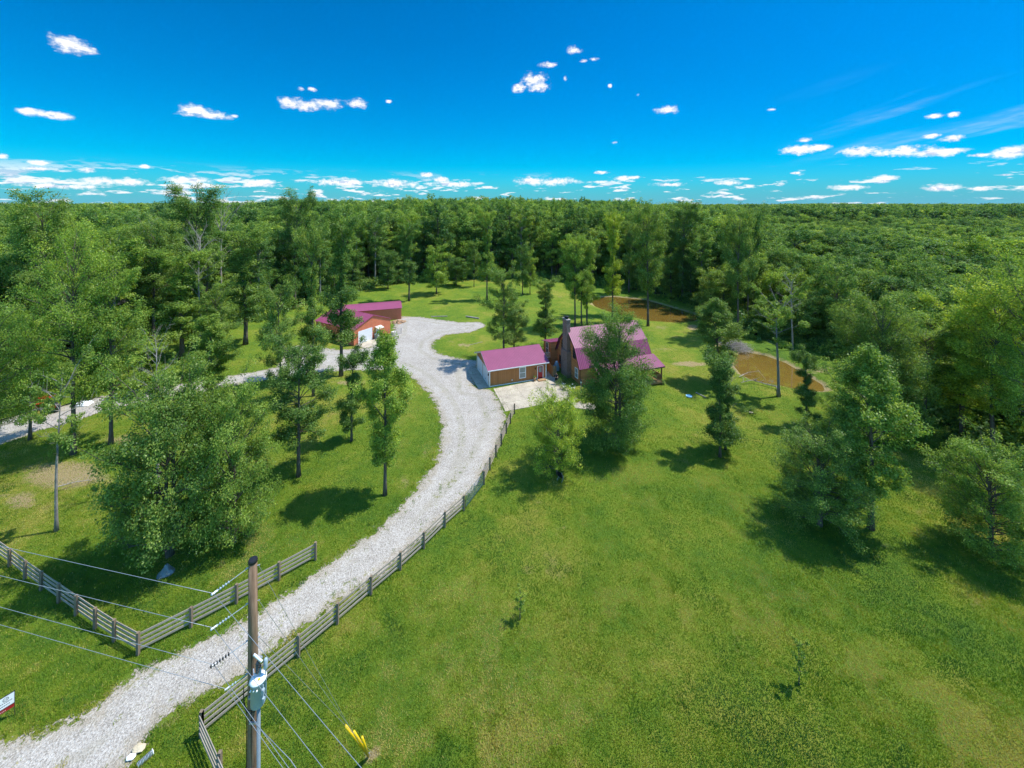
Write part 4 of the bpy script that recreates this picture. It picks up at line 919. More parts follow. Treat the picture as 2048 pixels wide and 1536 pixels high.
for x_ in (-o_-.02, HL+o_+.02):
    for (y0, z0, y1, z1) in ((-.22, E1-.3, KY-.1, K1-.14), (KY-.1, K1-.14, HW/2, RG-.12), (HW+.22, E1-.3, HW-KY+.1, K1-.14), (HW-KY+.1, K1-.14, HW/2, RG-.12)): t.beam((x_, y0, z0), (x_, y1, z1), .05, .2)
    t.build('rake_board', M['darkframe'], h_); t = MB()
# chimney
cb = MB().box(-.62, 3.45, FB-.5, -.005, 5.0, 9.2); ch = cb.build('chimney', M['brick'], h_)
cb = MB().box(-.80, 3.1, FB-.5, -.625, 5.3, 4.2); cb.box(-.62, 3.1, FB-.5, -.006, 3.447, 4.2); cb.box(-.62, 5.003, FB-.5, -.006, 5.3, 4.2); cb.build('chimney_base', M['brick'], ch)
cb = MB().box(-.68, 3.39, 9.203, .06, 5.06, 9.30); cb.build('chimney_crown', M['stone'], ch)
cb = MB().lathe([(.22, 9.303), (.22, 9.6), (.34, 9.62), (.34, 9.72), (.05, 9.80)], (-.3, 4.0, 0), 12); cb.lathe([(.2, 9.303), (.2, 9.5), (.3, 9.52), (.3, 9.6)], (-.3, 4.55, 0), 12); cb.build('chimney_cap', M['black'], ch)
window(h_, 'x', 2.05, 3.55, .75, 1.45, 0, 'glass', 'darkframe'); window(h_, 'x', 6.1, 3.55, .75, 1.45, 0, 'glass', 'darkframe')
window(h_, 'x', 1.35, .75, .8, 1.35, 0, 'blind', 'white'); window(h_, 'x', 6.9, .9, .8, 1.2, 0, 'glass', 'darkframe')
for x_ in (3.4, 8.2, 11.2): window(h_, 'y', x_, .75, .95, 1.4, 0, 'glass', 'darkframe')
d = MB(); d.box(5.4, -.05, .05, 6.4, -.008, 2.15); d.build('front_door', M['darkframe'], h_)
# porch
PD = 2.65; pr = MB()
PX0, PX1 = 1.7, HL+.25
ribbed((PX0, -PD-.3, 2.28), (PX1+.25, -PD-.3, 2.28), (PX1+.25, -.12, 3.30), (PX0, -.12, 3.30), .30, .05, M['roof'], 'porch_roof', h_)
t = MB(); t.box(PX0, -PD-.38, 2.12, PX1+.25, -PD-.31, 2.26); t.build('porch_gutter', M['darkframe'], h_)
t = MB(); t.box(PX0+.1, -PD-.05, 1.98, PX1, -PD+.10, 2.18); t.box(PX1-.15, -PD+.1, 1.98, PX1, -.01, 2.18); t.build('porch_beam', M['porchpost'], h_)
t = MB()
for k in range(18): t.box(PX0, -PD+k*(PD/18)+.004, -.08, PX1, -PD+(k+1)*(PD/18)-.006, -.02)
t.box(PX0, -PD-.05, -.42, PX1, -PD-.003, -.085); t.box(PX1+.002, -PD, -.42, PX1+.05, -.01, -.02); t.build('porch_deck', M['deck'], h_)
for x_ in (PX0+.15, 4.6, 8.9, PX1-.1):
    MB().box(x_-.08, -PD-.0, -.018, x_+.08, -PD+.15, 1.978).build('porch_post', M['porchpost'], h_)
    MB().box(x_-.09, -PD-.0, -2.2, x_+.09, -PD+.17, -.422).build('deck_pier', M['porchpost'], h_)
def railing(parent, a, b, z0, hg=.9, mat_='deck', gap=.16, nm='railing'):
    a = Vector((*a, 0)); b = Vector((*b, 0)); L = (b-a).length; t = MB(); n = int(L/gap)
    t.beam(a+Vector((0,0,z0+hg)), b+Vector((0,0,z0+hg)), .10, .05); t.beam(a+Vector((0,0,z0+.12)), b+Vector((0,0,z0+.12)), .05, .07)
    for k in range(n+1): p = a.lerp(b, k/n); t.beam(p+Vector((0,0,z0+.156)), p+Vector((0,0,z0+hg-.026)), .04, .04)
    return t.build(nm, M[mat_], parent)
railing(h_, (9.0, -PD+.07), (PX1-.2, -PD+.07), -.02); railing(h_, (4.7, -PD+.07), (8.8, -PD+.07), -.02); railing(h_, (PX1-.1, -PD+.17), (PX1-.1, -.05), -.02)
MB().box(PX1-.06, -PD+.3, -.018, PX1-.03, -.3, .95).build('porch_side_panel', M['cedar'], h_)
# back wing with raised deck
W0, W1, Y0, Y1 = -1.25, 3.0, HW+.003, HW+3.0
mb = MB(); mb.add([(W0,Y0,-.5),(W1,Y0,-.5),(W1,Y1,-.5),(W0,Y1,-.5),(W0,Y0,4.2),(W1,Y0,4.2),(W1,Y1,3.6),(W0,Y1,3.6)], [(0,3,2,1),(4,5,6,7),(0,1,5,4),(1,2,6,5),(2,3,7,6),(3,0,4,7)]); wg = mb.build('back_wing', M['log'], h_)
ribbed((W0-.35, Y1+.3, 3.58), (W1+.3, Y1+.3, 3.58), (W1+.3, Y0-.3, 4.34), (W0-.35, Y0-.3, 4.34), .3, .03, M['roof'], 'wing_roof', wg)
window(wg, 'x', HW+1.5, 1.75, .8, 1.9, W0, 'glass', 'white', 'wing_door', .12)
dk = MB()
for k in range(14): dk.box(-5.6, HW+.1+k*.22, 1.42, W0-.07, HW+.3+k*.22, 1.48)
dk.box(-5.6, HW+.02, 1.15, W0-.07, HW+.08, 1.415); o = dk.build('back_deck', M['deck'], h_)
railing(o, (-5.5, HW+.12), (W0-.1, HW+.12), 1.48, .95, 'offwhite', .17)
railing(o, (-5.5, HW+3.1), (W0-.1, HW+3.1), 1.48, .95, 'darkframe', .17)
for x_ in (-5.5, -3.5, -1.5): MB().box(x_-.07, HW+.10, -.3, x_+.07, HW+.24, 1.145).build('deck_pier', M['porchpost'], o)
ds = MB().lathe([(.06, .2), (.06, 2.4)], (-.08, .12, 0), 8); ds.build('downspout', M['darkframe'], h_)

# --- red metal barn with garage door
BA = P(708, 692); bt = R(59.5)
def bl(x, y): return (BA[0]+x*math.cos(bt)-y*math.sin(bt), BA[1]+x*math.sin(bt)+y*math.cos(bt))
BL, BW, BE, BR_ = 9.3, 12.3, 3.25, 5.0   # gable (with doors) runs along local x, body goes to +y
b_ = empty('metal_barn', (BA[0], BA[1], 0), bt, 'terracotta metal barn with burgundy roof and white roll up door', 'barn')
mb = MB(); mb.add([(0,0,0),(BL,0,0),(BL,0,BE),(BL/2,0,BR_),(0,0,BE),(0,BW,0),(BL,BW,0),(BL,BW,BE),(BL/2,BW,BR_),(0,BW,BE)],
   [(0,1,2,3,4),(9,8,7,6,5),(5,0,4,9),(1,6,7,2),(4,3,8,9),(3,2,7,8)])
fz = lambda x: BE+(BR_-BE)*(1-abs(x-BL/2)/(BL/2))-.03
for k in range(31):
    x_ = k*BL/30
    z0 = 2.62 if .9 < x_ < 4.5 else (2.12 if 5.35 < x_ < 6.45 else 0)
    mb.box(x_-.03, -.035, z0, x_+.03, -.001, fz(x_))
for k in range(40): y_ = .15+k*(BW-.3)/39; mb.box(-.035, y_-.03, 0, -.001, y_+.03, BE-.03)
mb.build('wall', M['redmetal'], b_)
o2 = .18
ribbed((-o2, -o2, BE-.03), (-o2, BW+o2, BE-.03), (BL/2, BW+o2, BR_+.06), (BL/2, -o2, BR_+.06), .23, .035, M['roof_barn'], 'roof', b_, wd=.07)
ribbed((BL+o2, -o2, BE-.03), (BL+o2, BW+o2, BE-.03), (BL/2, BW+o2, BR_+.06), (BL/2, -o2, BR_+.06), .23, .035, M['roof_barn'], 'roof', b_, wd=.07)
t = MB(); t.beam((0-o2, -o2-.02, BE-.05), (BL/2, -o2-.02, BR_+.04), .04, .12); t.beam((BL+o2, -o2-.02, BE-.05), (BL/2, -o2-.02, BR_+.04), .04, .12); t.build('trim', M['roof_barn'], b_)
d = MB()
for r in range(6): d.box(.95, -.06, .02+r*.43, 4.45, -.012, .43+r*.43)
d.build('roll_up_door', M['door_panel'], b_)
d = MB(); d.box(5.45, -.05, .02, 6.35, -.012, 2.05); dd = d.build('entry_door', M['white'], b_)
MB().box(5.6, -.064, 1.05, 5.85, -.052, 1.5).build('window', M['glass'], dd)
d = MB(); d.box(4.455, -.09, 0, 4.62, -.012, 2.7); d.box(.78, -.09, 0, .945, -.012, 2.7); d.build('door_frame', M['redmetal'], b_)
aw = MB(); aw.add([(5.1,-.04,2.5),(6.7,-.04,2.5),(6.7,-1.1,2.2),(5.1,-1.1,2.2),(5.1,-.04,2.42),(6.7,-.04,2.42),(6.7,-1.1,2.12),(5.1,-1.1,2.12)], [(0,3,2,1),(4,5,6,7),(0,1,5,4),(1,2,6,5),(2,3,7,6),(3,0,4,7)])
for x_ in (5.2, 6.6): aw.beam((x_, -1.0, 2.11), (x_, -.05, 1.6), .04, .04)
aw.build('awning', M['offwhite'], b_)
sl_ = MB().box(.2, -3.2, .003, 7.0, -.05, .07).build('barn_apron', M['concrete'], None, loc=(BA[0], BA[1], 0), rz=bt); tag(sl_, 'tan concrete apron before the barn doors', None, None, 'structure')
x, y = bl(4.95, -.55)
tr = empty('trash_bin', (x, y, .07), .3, 'grey trash bin between the roll up door and the entry door of the barn', 'bin')
MB().lathe([(.26, 0), (.34, .95), (.36, .96), (.36, 1.0), (.30, 1.0)], sides=14).build('bin_body', M['conduit'], tr, True); MB().lathe([(.3, 1.003), (.37, 1.02), (.34, 1.08), (.1, 1.12)], sides=14).build('lid', M['steel'], tr)

# --- far barn
CA = P(802.5, 638); ct = R(180+19)
c_ = empty('far_barn', (CA[0], CA[1], 0), R(19), 'long low terracotta metal barn behind the gabled barn', 'barn')
CL, CW = 15.5, 7.5
mb = MB(); mb.add([(-CL,0,0),(0,0,0),(0,0,2.75),(-CL,0,2.75),(-CL,CW,0),(0,CW,0),(0,CW,2.75),(-CL,CW,2.75),(0,CW/2,3.3),(-CL,CW/2,3.3)], [(0,1,2,3),(5,4,7,6),(1,5,6,8,2),(4,0,3,9,7),(3,2,8,9),(6,7,9,8)])
for k in range(52): x_ = -k*CL/51; mb.box(x_-.035, -.04, 0, x_+.035, -.001, 2.72)
for k in range(25): y_ = k*CW/24; mb.box(.001, y_-.03, 0, .035, y_+.03, 2.75+.5*(1-abs(y_-CW/2)/(CW/2)))
mb.build('wall', M['redmetal'], c_)
ribbed((-CL-.2, -.2, 2.76), (.2, -.2, 2.76), (.2, CW/2, 3.38), (-CL-.2, CW/2, 3.38), .3, .03, M['roof_barn'], 'roof', c_)
ribbed((-CL-.2, CW+.2, 2.76), (.2, CW+.2, 2.76), (.2, CW/2, 3.38), (-CL-.2, CW/2, 3.38), .3, .03, M['roof_barn'], 'roof', c_)

# ---------------------------------------------------------------- fences
rfx = random.Random(3)
def fence(pts, name, label, ph=1.37, rails=(.28, .58, .88, 1.18), cap=True, side=1):
    a0 = Vector((*pts[0], 0)); f = empty(name, (a0.x, a0.y, float(height(a0.x, a0.y))), 0, label, 'fence'); z = f.location.z
    L = [Vector((p[0]-a0.x, p[1]-a0.y, float(height(p[0], p[1]))-z)) for p in pts]
    for p in L:
        h = ph*rfx.uniform(.98, 1.04); d = .075; MB().add([(p.x-d, p.y-d, p.z-.2), (p.x+d, p.y-d, p.z-.2), (p.x+d, p.y+d, p.z-.2), (p.x-d, p.y+d, p.z-.2), (p.x-d, p.y-d, p.z+h), (p.x+d, p.y-d, p.z+h), (p.x+d, p.y+d, p.z+h+.01), (p.x-d, p.y+d, p.z+h+.01)], [(0,3,2,1),(4,5,6,7),(0,1,5,4),(1,2,6,5),(2,3,7,6),(3,0,4,7)]).build('post', M['post'], f)
    for a, b in zip(L, L[1:]):
        d = (b-a).normalized(); nv = Vector((-d.y, d.x, 0))*.092*side
        for r in rails:
            j = rfx.uniform(-.015, .015)
            rl = MB(); Ln = (b-a).length; rl.box(-.04, -.016, -.068, Ln+.04, .016, .068); o = rl.build('rail', M['fence'], f)
            o.location = a+nv+Vector((0, 0, r+j)); o.rotation_euler = (0, -math.asin((b.z-a.z)/Ln)+rfx.uniform(-.004, .004), math.atan2(d.y, d.x))
    return f
e1 = P(403, 1475); step = Vector((2.1, -1.55))
near = [(e1[0]+step.x*k, e1[1]+step.y*k) for k in (3, 2, 1)]
q = P(597, 1314); m_ = ((e1[0]+q[0])/2, (e1[1]+q[1])/2)
fence(near+[e1], 'rail_fence', 'short four rail wooden fence section running from the corner post towards the utility pole foot')
fence([e1, m_]+[P(*p) for p in [(597,1314),(675,1248),(742,1190),(801,1140),(848,1097),(890,1055),(928,1021)]], 'rail_fence', 'long four rail wooden fence along the right side of the drive below the metal gate')
fence([P(*p) for p in [(968,969),(980,940),(992,914),(1003,891),(1013,867),(1021,847),(1029,828)]], 'rail_fence', 'four rail wooden fence between the metal gate and the patio')
fence([P(*p) for p in [(276,1310),(382,1255),(473,1207),(558,1161),(631,1120)]], 'rail_fence', 'four rail wooden fence on the left side of the drive')
fence([P(*p) for p in [(276,1310),(228,1283),(190,1258),(152,1231),(117,1206),(82,1181),(50,1158),(19,1133),(-10,1112),(-40,1090),(-68,1070)]][1:], 'rail_fence', 'four rail wooden fence running to the left border from the corner of the drive fence', side=-1)
pg = P(276, 1310); q1 = P(228, 1283)
# closing bay between the corner post and the first post of the left run
dv = Vector((q1[0]-pg[0], q1[1]-pg[1])); fb = empty('rail_fence', (pg[0], pg[1], 0), math.atan2(dv.y, dv.x), 'first bay of the wooden fence left of the corner post', 'fence')
for r in (.28, .58, .88, 1.18): MB().box(.05, -.108, r-.068, dv.length-.05, -.076, r+.068).build('rail', M['fence'], fb)
# gate
ga, gb = P(930, 1019), P(967, 971); dv = Vector((gb[0]-ga[0], gb[1]-ga[1])); L = dv.length
gt = empty('metal_gate', (ga[0], ga[1], 0), math.atan2(dv.y, dv.x), 'dark green tubular metal gate in the fence beside the drive', 'gate')
fr_ = MB(); fr_.tube([(.12, 0, .2), (.12, 0, 1.3), (L-.12, 0, 1.3), (L-.12, 0, .2), (.12, 0, .2)], .024, 8); fr_.build('gate_frame', M['green_gate'], gt, True)
for k in range(5): MB().tube([(.12, 0, .36+k*.185), (L-.12, 0, .36+k*.185)], .016, 6).build('gate_bar', M['green_gate'], gt, True)
MB().tube([(L/2, 0, .2), (L/2, 0, 1.3)], .018, 6).build('gate_brace', M['green_gate'], gt, True)

# ---------------------------------------------------------------- utility pole, transformer, lines
PX_, PY_ = -8.42, 13.0
pl = empty('utility_pole', (PX_, PY_, 0), 0, 'tall brown wooden utility pole in the foreground beside the drive', 'utility pole')
mb = MB(); zs = [0, 4, 9.7, 12, 14, 16.42]; rs = [.20, .19, .168, .150, .138, .124]
mb.tube([(0, 0, z) for z in zs], rs, 20, cap=True); mb.build('pole_shaft', M['pole'], pl, True)
MB().lathe([(.134, 16.40), (.138, 16.46), (.12, 16.50), (.0, 16.51)], sides=20).build('pole_cap', M['black'], pl)
for z in (16.25, 15.1, 13.9, 12.84):
    MB().tube([(-.19, -.07, z), (.19, .07, z)], .014, 6).build('bolt', M['steel'], pl)
t = MB(); t.tube([(.05,-.15,z) for z in (9, 11, 13.6)], .009, 5); t.tube([(-.12,-.14,z) for z in (6, 8, 11.7)], .012, 5); t.build('ground_wire', M['black'], pl)
# cutout fuse + bracket
ct_ = empty('fuse_cutout', (PX_, PY_, 13.5), 0, 'grey fuse cutout on a bracket high on the utility pole', 'fuse')
MB().beam((.1, -.12, 0), (.42, -.20, .02), .05, .05).build('bracket', M['steel'], ct_)
MB().tube([(.16, -.2, .12), (.46, -.26, -.04)], .035, 8).build('fuse_tube', M['tank_white'], ct_, True)
m_ = MB()
for k in range(6): m_.lathe([(.03, -.42+k*.055), (.058, -.40+k*.055), (.03, -.375+k*.055)], (.3, -.24, 0), 10)
m_.tube([(.3, -.24, -.44), (.3, -.24, -.05)], .028, 8); m_.build('insulator', M['porcelain'], ct_, True)
MB().tube([(.3, -.24, -.44), (.16, -.2, -.5), (.1, -.13, -.42)], .02, 6).build('lower_bracket', M['steel'], ct_)
# transformer
tx = empty('transformer', (PX_+.31, PY_-.22, 12.08), 0, 'grey blue transformer can with white lid mounted on the utility pole', 'transformer')
MB().lathe([(.19, 0), (.21, .03), (.215, .74), (.235, .75), (.235, .78)], sides=24).build('tank', M['tank_grey'], tx, True)
MB().lathe([(.24, .783), (.24, .80), (.19, .85), (.06, .875)], sides=24).build('lid', M['tank_white'], tx, True)
mb = MB(); 
for a in (20, 40, -20): mb.beam((.215*math.cos(R(a)), .215*math.sin(R(a)), .08), (.215*math.cos(R(a)), .215*math.sin(R(a)), .68), .03, .03, up=(math.cos(R(a)), math.sin(R(a)), 0))
mb.box(.20, -.16, .5, .27, -.08, .6); mb.box(.20, -.14, .2, .27, -.06, .3); mb.build('side_fin', M['tank_grey'], tx)
for zz in (.15, .6): MB().box(-.30, -.04, zz, -.19, .12, zz+.06).build('mounting_lug', M['steel'], tx)
mb = MB()
for k in range(5): mb.lathe([(.03, .88+k*.04), (.055, .895+k*.04), (.03, .915+k*.04)], (.02, .04, 0), 10)
mb.tube([(.02, .04, .85), (.02, .04, 1.12)], .025, 8); mb.build('bushing', M['tank_grey'], tx, True)
MB().lathe([(.04, 1.10), (.05, 1.16), (.02, 1.22)], (.02, .04, 0), 10).build('bushing_cap', M['black'], tx)
mb = MB().tube([(.19, .06, .82), (.2, .06, 1.1)], .016, 6); mb.lathe([(.055, 1.05), (.06, 1.08), (.06, 1.33), (.03, 1.38)], (.2, .06, 0), 12); mb.build('surge_arrester', M['tank_grey'], tx, True)
MB().add([(.06,-.13,.879),(.13,-.11,.879),(.10,-.05,.885),(.05,-.07,.885)], [(0,1,2,3)]).build('warning_sticker', M['yellow'], tx)
for k, xx in enumerate((-.1, 0, .1)): MB().tube([(xx, -.205, .66), (xx, -.25, .66)], .022, 8).build('terminal', M['tank_white'], tx)
# hanging black service leads
for k, (dx_, dz_) in enumerate(((.55, .65), (.42, .52))):
    pts_ = [(PX_-.16, PY_-.20, 12.62-k*.2)]
    for q in range(1, 9): t_ = q/8; pts_.append((PX_-.16-.12*math.sin(t_*math.pi)*(1-t_)+t_*.55, PY_-.22-.12*math.sin(t_*3.1), 12.62-k*.2-dz_*math.sin(t_*math.pi*.78)))
    o = MB().tube(pts_, .013, 6).build('service_lead', M['black'], None, True); tag(o, ('longer', 'shorter')[k]+' black lead looping round the pole under the transformer', 'cable')
cd = empty('conduit_pipe', (PX_+.31, PY_-.20, 0), 0, 'grey blue metal riser pipe running down the right side of the utility pole', 'pipe')
MB().lathe([(.055, 0), (.055, 12.03)], sides=12).build('pipe', M['conduit'], cd, True)
for z in (11.4, 9.9, 8.6): MB().box(-.30, -.02, z, -.04, .02, z+.05).build('standoff_bracket', M['steel'], cd)
# conductors
IN = Vector((-.976, .217, 0)); OUT = Vector((.851, -.526, 0))
PH = [((-9.03, 12.10), 16.25, 'steel', 'top'), ((-9.10, 12.20), 15.1, 'steel', 'second'), ((-9.14, 12.27), 13.9, 'porcelain', 'third'), ((-8.94, 12.53), 12.84, 'steel', 'lowest')]
for (D, z, im, nm) in PH:
    d = Vector((*D, z)); a = Vector((PX_-.12, PY_-.09, z+.02))
    s_ = empty('insulator_string', tuple(a), 0, nm+' dead end insulator string tied to the left side of the utility pole', 'insulator')
    v_ = d-a; MB().tube([(0, 0, 0), tuple(v_)], .011, 6).build('rod', M['steel'], s_)
    m_ = MB(); u_ = v_.normalized(); rot_ = u_.to_track_quat('Z', 'Y').to_matrix().to_4x4()
    for k in range(7 if nm != 'lowest' else 2):
        b0 = len(m_.v); m_.lathe([(.015, 0), (.045 if im == 'steel' else .065, .015), (.015, .045)], sides=10)
        T = Matrix.Translation(v_*(.55)+u_*(k*.075)) @ rot_
        for i in range(b0, len(m_.v)): m_.v[i] = tuple(T @ Vector(m_.v[i]))
    m_.build('insulator_discs', M['tank_grey' if im == 'steel' else 'black'], s_, True)
    MB().tube([tuple(v_-u_*.09), tuple(v_+u_*.05)], .032, 8).build('clamp', M['steel'], s_)
    for dr_, wn, le, lbw in ((IN, 'left', 56, 'leading to the left border'), (OUT, 'right', 30, 'leading past the camera to the lower right')):
        pts_ = []
        for k in range(25): t_ = k/24*le; pts_.append(tuple(d+dr_*t_+Vector((0, 0, -.9*4*(t_/110)*(1-t_/110)))))
        o = MB().tube(pts_, .0065, 5).build('power_line', M['wire'], None, True)
        tag(o, nm+' power line '+lbw+' from the utility pole', 'power line')
o = MB().tube([(PX_+.2, PY_-.3, 11.6), (-6.6, 11.9, 11.5), (-3.0, 9.6, 11.35), (6, 4, 11.2)], .010, 6).build('service_cable', M['wire'], None, True); tag(o, 'thick service cable leading from the transformer to the lower right', 'cable')
AN = Vector((*P(738, 1513), 0))
for k, z in enumerate((16.2, 15.05, 13.85)):
    nm = ('highest', 'middle', 'lowest')[k]
    a = Vector((PX_+.10, PY_+.12, z)); b = AN+Vector((.16*k-.16, .05*k, .02))
    o = MB().tube([tuple(a), tuple(b)], .007, 5).build('guy_wire', M['steel'], None); tag(o, nm+' guy wire from the right side of the utility pole to the yellow guards', 'guy wire')
    u_ = (a-b).normalized()
    o = MB().tube([tuple(AN+u_*.12), tuple(AN+u_*(3.7-.25*k)+Vector((.42*(k-1), .10, 0)))], .055, 8).build('guy_guard', M['yellow'], None, True); tag(o, 'yellow plastic guard on the '+nm+' guy wire at the grass', 'guy guard')
o = MB().tube([tuple(AN+Vector((.05, .1, -.3))), tuple(AN+Vector((0, 0, .18)))], .03, 6).build('anchor_rod', M['steel'], None); tag(o, 'steel anchor rod where the yellow guards meet the ground', 'anchor')

# ---------------------------------------------------------------- sign
sx, sy = -27.28, 21.96; sd_ = math.atan2(-.40, -.31)
sg = empty('yard_sign', (sx, sy, 0), sd_, 'white real estate yard sign with black frame and red rider at the left border', 'sign')
SW, SH, SB = .92, .62, .72
MB().box(.025, -.010, SB+.02, SW, .010, SB+SH).build('panel', M['white'], sg)
f = MB()
for (x0, z0, x1, z1) in ((0, .0, .025, SB+SH+.06), (SW, .0, SW+.025, SB+SH+.06), (.025, SB+SH, SW, SB+SH+.03), (.025, SB-.01, SW, SB+.02)): f.box(x0, -.014, z0, x1, .014, z1)
f.build('frame', M['darkframe'], sg)
rd_ = MB().box(.03, -.008, SB-.20, SW-.03, .008, SB-.03).build('rider', M['red_door'], sg)
lg = MB()
for yy_ in (-.0125, .0125):
    n_ = 24; r1, r2 = .105, .085; vs = [(.32+r*math.cos(2*math.pi*k/n_), yy_, SB+.45+r*math.sin(2*math.pi*k/n_)) for r in (r1, r2) for k in range(n_)]
    lg.add(vs, [(k, (k+1) % n_, n_+(k+1) % n_, n_+k) for k in range(n_)])
lg.build('logo_ring', M['darkframe'], sg)
def sign_text(body, size, x, z, m_, parent, y=.0128, sgn=-1):
    cu = bpy.data.curves.new('lettering', 'FONT'); cu.body = body; cu.size = size; cu.align_x = 'CENTER'; cu.extrude = .0006
    to = bpy.data.objects.new('tmp', cu); me_ = bpy.data.meshes.new_from_object(to); bpy.data.objects.remove(to)
    me_.materials.append(M[m_]); o = bpy.data.objects.new('lettering', me_); col.objects.link(o); o.parent = parent
    o.location = (x, y, z); o.rotation_euler = (R(90), 0, R(180)); return o
sign_text('CR', .11, .32, SB+.41, 'darkframe', sg)
sign_text('FOR SALE', .07, .46, SB-.15, 'white', rd_, .0105)
l_ = MB()
for zz, xa, xb in ((SB+.27, .10, .82), (SB+.13, .18, .74)):
    rr = random.Random(int(zz*100)); xx_ = xa
    while xx_ < xb: w_ = rr.uniform(.025, .07); l_.box(xx_, .0105, zz, min(xx_+w_, xb), .0125, zz+.035); xx_ += w_+rr.uniform(.01, .022)
l_.build('small_print', M['darkframe'], sg)

# ---------------------------------------------------------------- things round the house
x, y = loc(GA, 7.35, -.45)
pt2 = empty('planter', (x, y, .05), 0, 'tan clay planter left of the red garage door', 'planter')
MB().lathe([(.14, 0), (.22, .48), (.24, .5), (.24, .55), (.19, .55)], sides=14).build('pot', M['terracotta'], pt2, True)
rng = np.random.default_rng(8); me = leaves_mesh('flowers', np.array([[0, 0, .72], [.08, .05, .66], [-.08, 0, .7]]), np.array([.2, .16, .16]), 220, .07, rng, np.zeros(3), M['leaf']); o = bpy.data.objects.new('flowers', me); col.objects.link(o); o.parent = pt2
x, y = loc(GA, 8.5, -.55); st = empty('door_step', (x, y, .05), TH, 'wooden step with a mat below the red garage door', 'step')
MB().box(-.65, -.38, 0, .65, .38, .14).build('step_board', M['cedar'], st); MB().box(-.4, -.25, .143, .4, .25, .165).build('door_mat', M['mortar'], st)
# screen fence and tanks
a, b, c2 = P(1095, 741), P(1106, 755), P(1113, 753)
sc_ = empty('privacy_screen', (a[0], a[1], 0), 0, 'tan wooden privacy screen between the garage and the chimney', 'screen')
for p, q in ((a, b), (b, c2)):
    m_ = MB(); d = Vector((q[0]-p[0], q[1]-p[1], 0)); n_ = max(3, int(d.length/.15)); o0 = Vector((p[0]-a[0], p[1]-a[1], 0))
    for k in range(n_): u0 = o0+d*(k/n_); u1 = o0+d*((k+.92)/n_); m_.beam(u0+Vector((0,0,.9)), u1+Vector((0,0,.9)), .03, 1.75)
    m_.build('screen_panel', M['cedar'], sc_)
x, y = P(1114.5, 746); tk = empty('propane_tank', (x, y+1.0, 0), 0, 'upright pale propane tank behind the privacy screen', 'gas tank')
MB().lathe([(.30, .08), (.36, .18), (.38, .3), (.38, 1.15), (.34, 1.3), (.2, 1.42)], sides=20).build('tank', M['tank_grey'], tk, True); MB().lathe([(.18, 1.40), (.19, 1.56), (.17, 1.58)], sides=14).build('valve_hood', M['tank_white'], tk); MB().lathe([(.3, 0), (.3, .1)], sides=16).build('foot_ring', M['tank_grey'], tk)
x, y = loc(HA, -1.15, 6.3); ac = empty('air_conditioner', (x, y, 0), TH, 'pale grey air conditioning unit beside the chimney', 'air conditioner')
MB().box(-.38, -.38, .05, .38, .38, .85).build('casing', M['tank_grey'], ac); MB().lathe([(.30, .853), (.30, .875), (.1, .88)], sides=20).build('fan_grille', M['black'], ac)
for k in range(6): MB().box(-.39, -.34, .15+k*.11, -.382, .34, .19+k*.11).build('louver', M['conduit'], ac)
# garden beds : plants
def plant_clump(x, y, r, h, name, label, tint, group=None, n=500, ls=.10, seed=1, flower=False):
    rng = np.random.default_rng(seed); k = 8; C = rng.normal(size=(k, 3))*np.array([r*.45, r*.45, h*.22])+np.array([0, 0, h*.5]); C[:, 2] = np.clip(C[:, 2], .1, h)
    e = empty(name, (x, y, float(height(x, y))), 0, label, 'shrub', group)
    st = MB(); 
    for c in C: st.tube([(0, 0, -.1), (c[0]*.5, c[1]*.5, c[2]*.5), tuple(c)], .012, 4)
    st.build('stems', M['bark'], e)
    me = leaves_mesh('foliage', C, rng.uniform(.35, .6, k)*max(r, h*.5), n, ls, rng, np.zeros(3), M['leaf'])
    o = bpy.data.objects.new('foliage', me); col.objects.link(o); o.parent = e; o.color = (*tint, 1)
    if flower:
        fl = MB(); rr = random.Random(seed)
        for q in range(14): cx, cy, cz = rr.uniform(-r, r), rr.uniform(-r, r), h*rr.uniform(.7, 1.15); fl.lathe([(.01, cz), (.06, cz+.03), (.01, cz+.06)], (cx, cy, 0), 5)
        fl.build('flowers', M['tank_white'], e)
    return e
PC = [(1118,770,.8,1.0,'dark shrub at the corner of the chimney foot',DK,0),(1127,778,.7,.8,'small dark shrub along the gable wall',NM,0),(1138,784,.9,1.0,'flowering shrub with white blooms below the gable wall',LG,1),(1150,790,.8,.9,'shrub at the near corner of the house',NM,0),
 (1146,797,.5,.4,'low yellow green plant at the bend of the path',YG,0),(1156,803,.5,.4,'yellow green edging plant in the flower bed',YG,0),(1168,806,.6,.5,'edging plant next to the end of the path',YG,0),(1165,795,.9,1.1,'tall plants in the flower bed before the porch',LG,0),(1178,800,.8,.9,'leafy shrub under the big front tree',NM,0),(1130,765,.8,1.2,'dark shrub against the chimney',DK,0),(1120,760,.7,.9,'shrub behind the person beside the path',DK,0)]
for k, (px, py, r, h, lb, tn, fl) in enumerate(PC):
    x, y = P(px, py); plant_clump(x, y, r, h, 'shrub', lb, tn, None, 520, .10, 40+k, bool(fl))
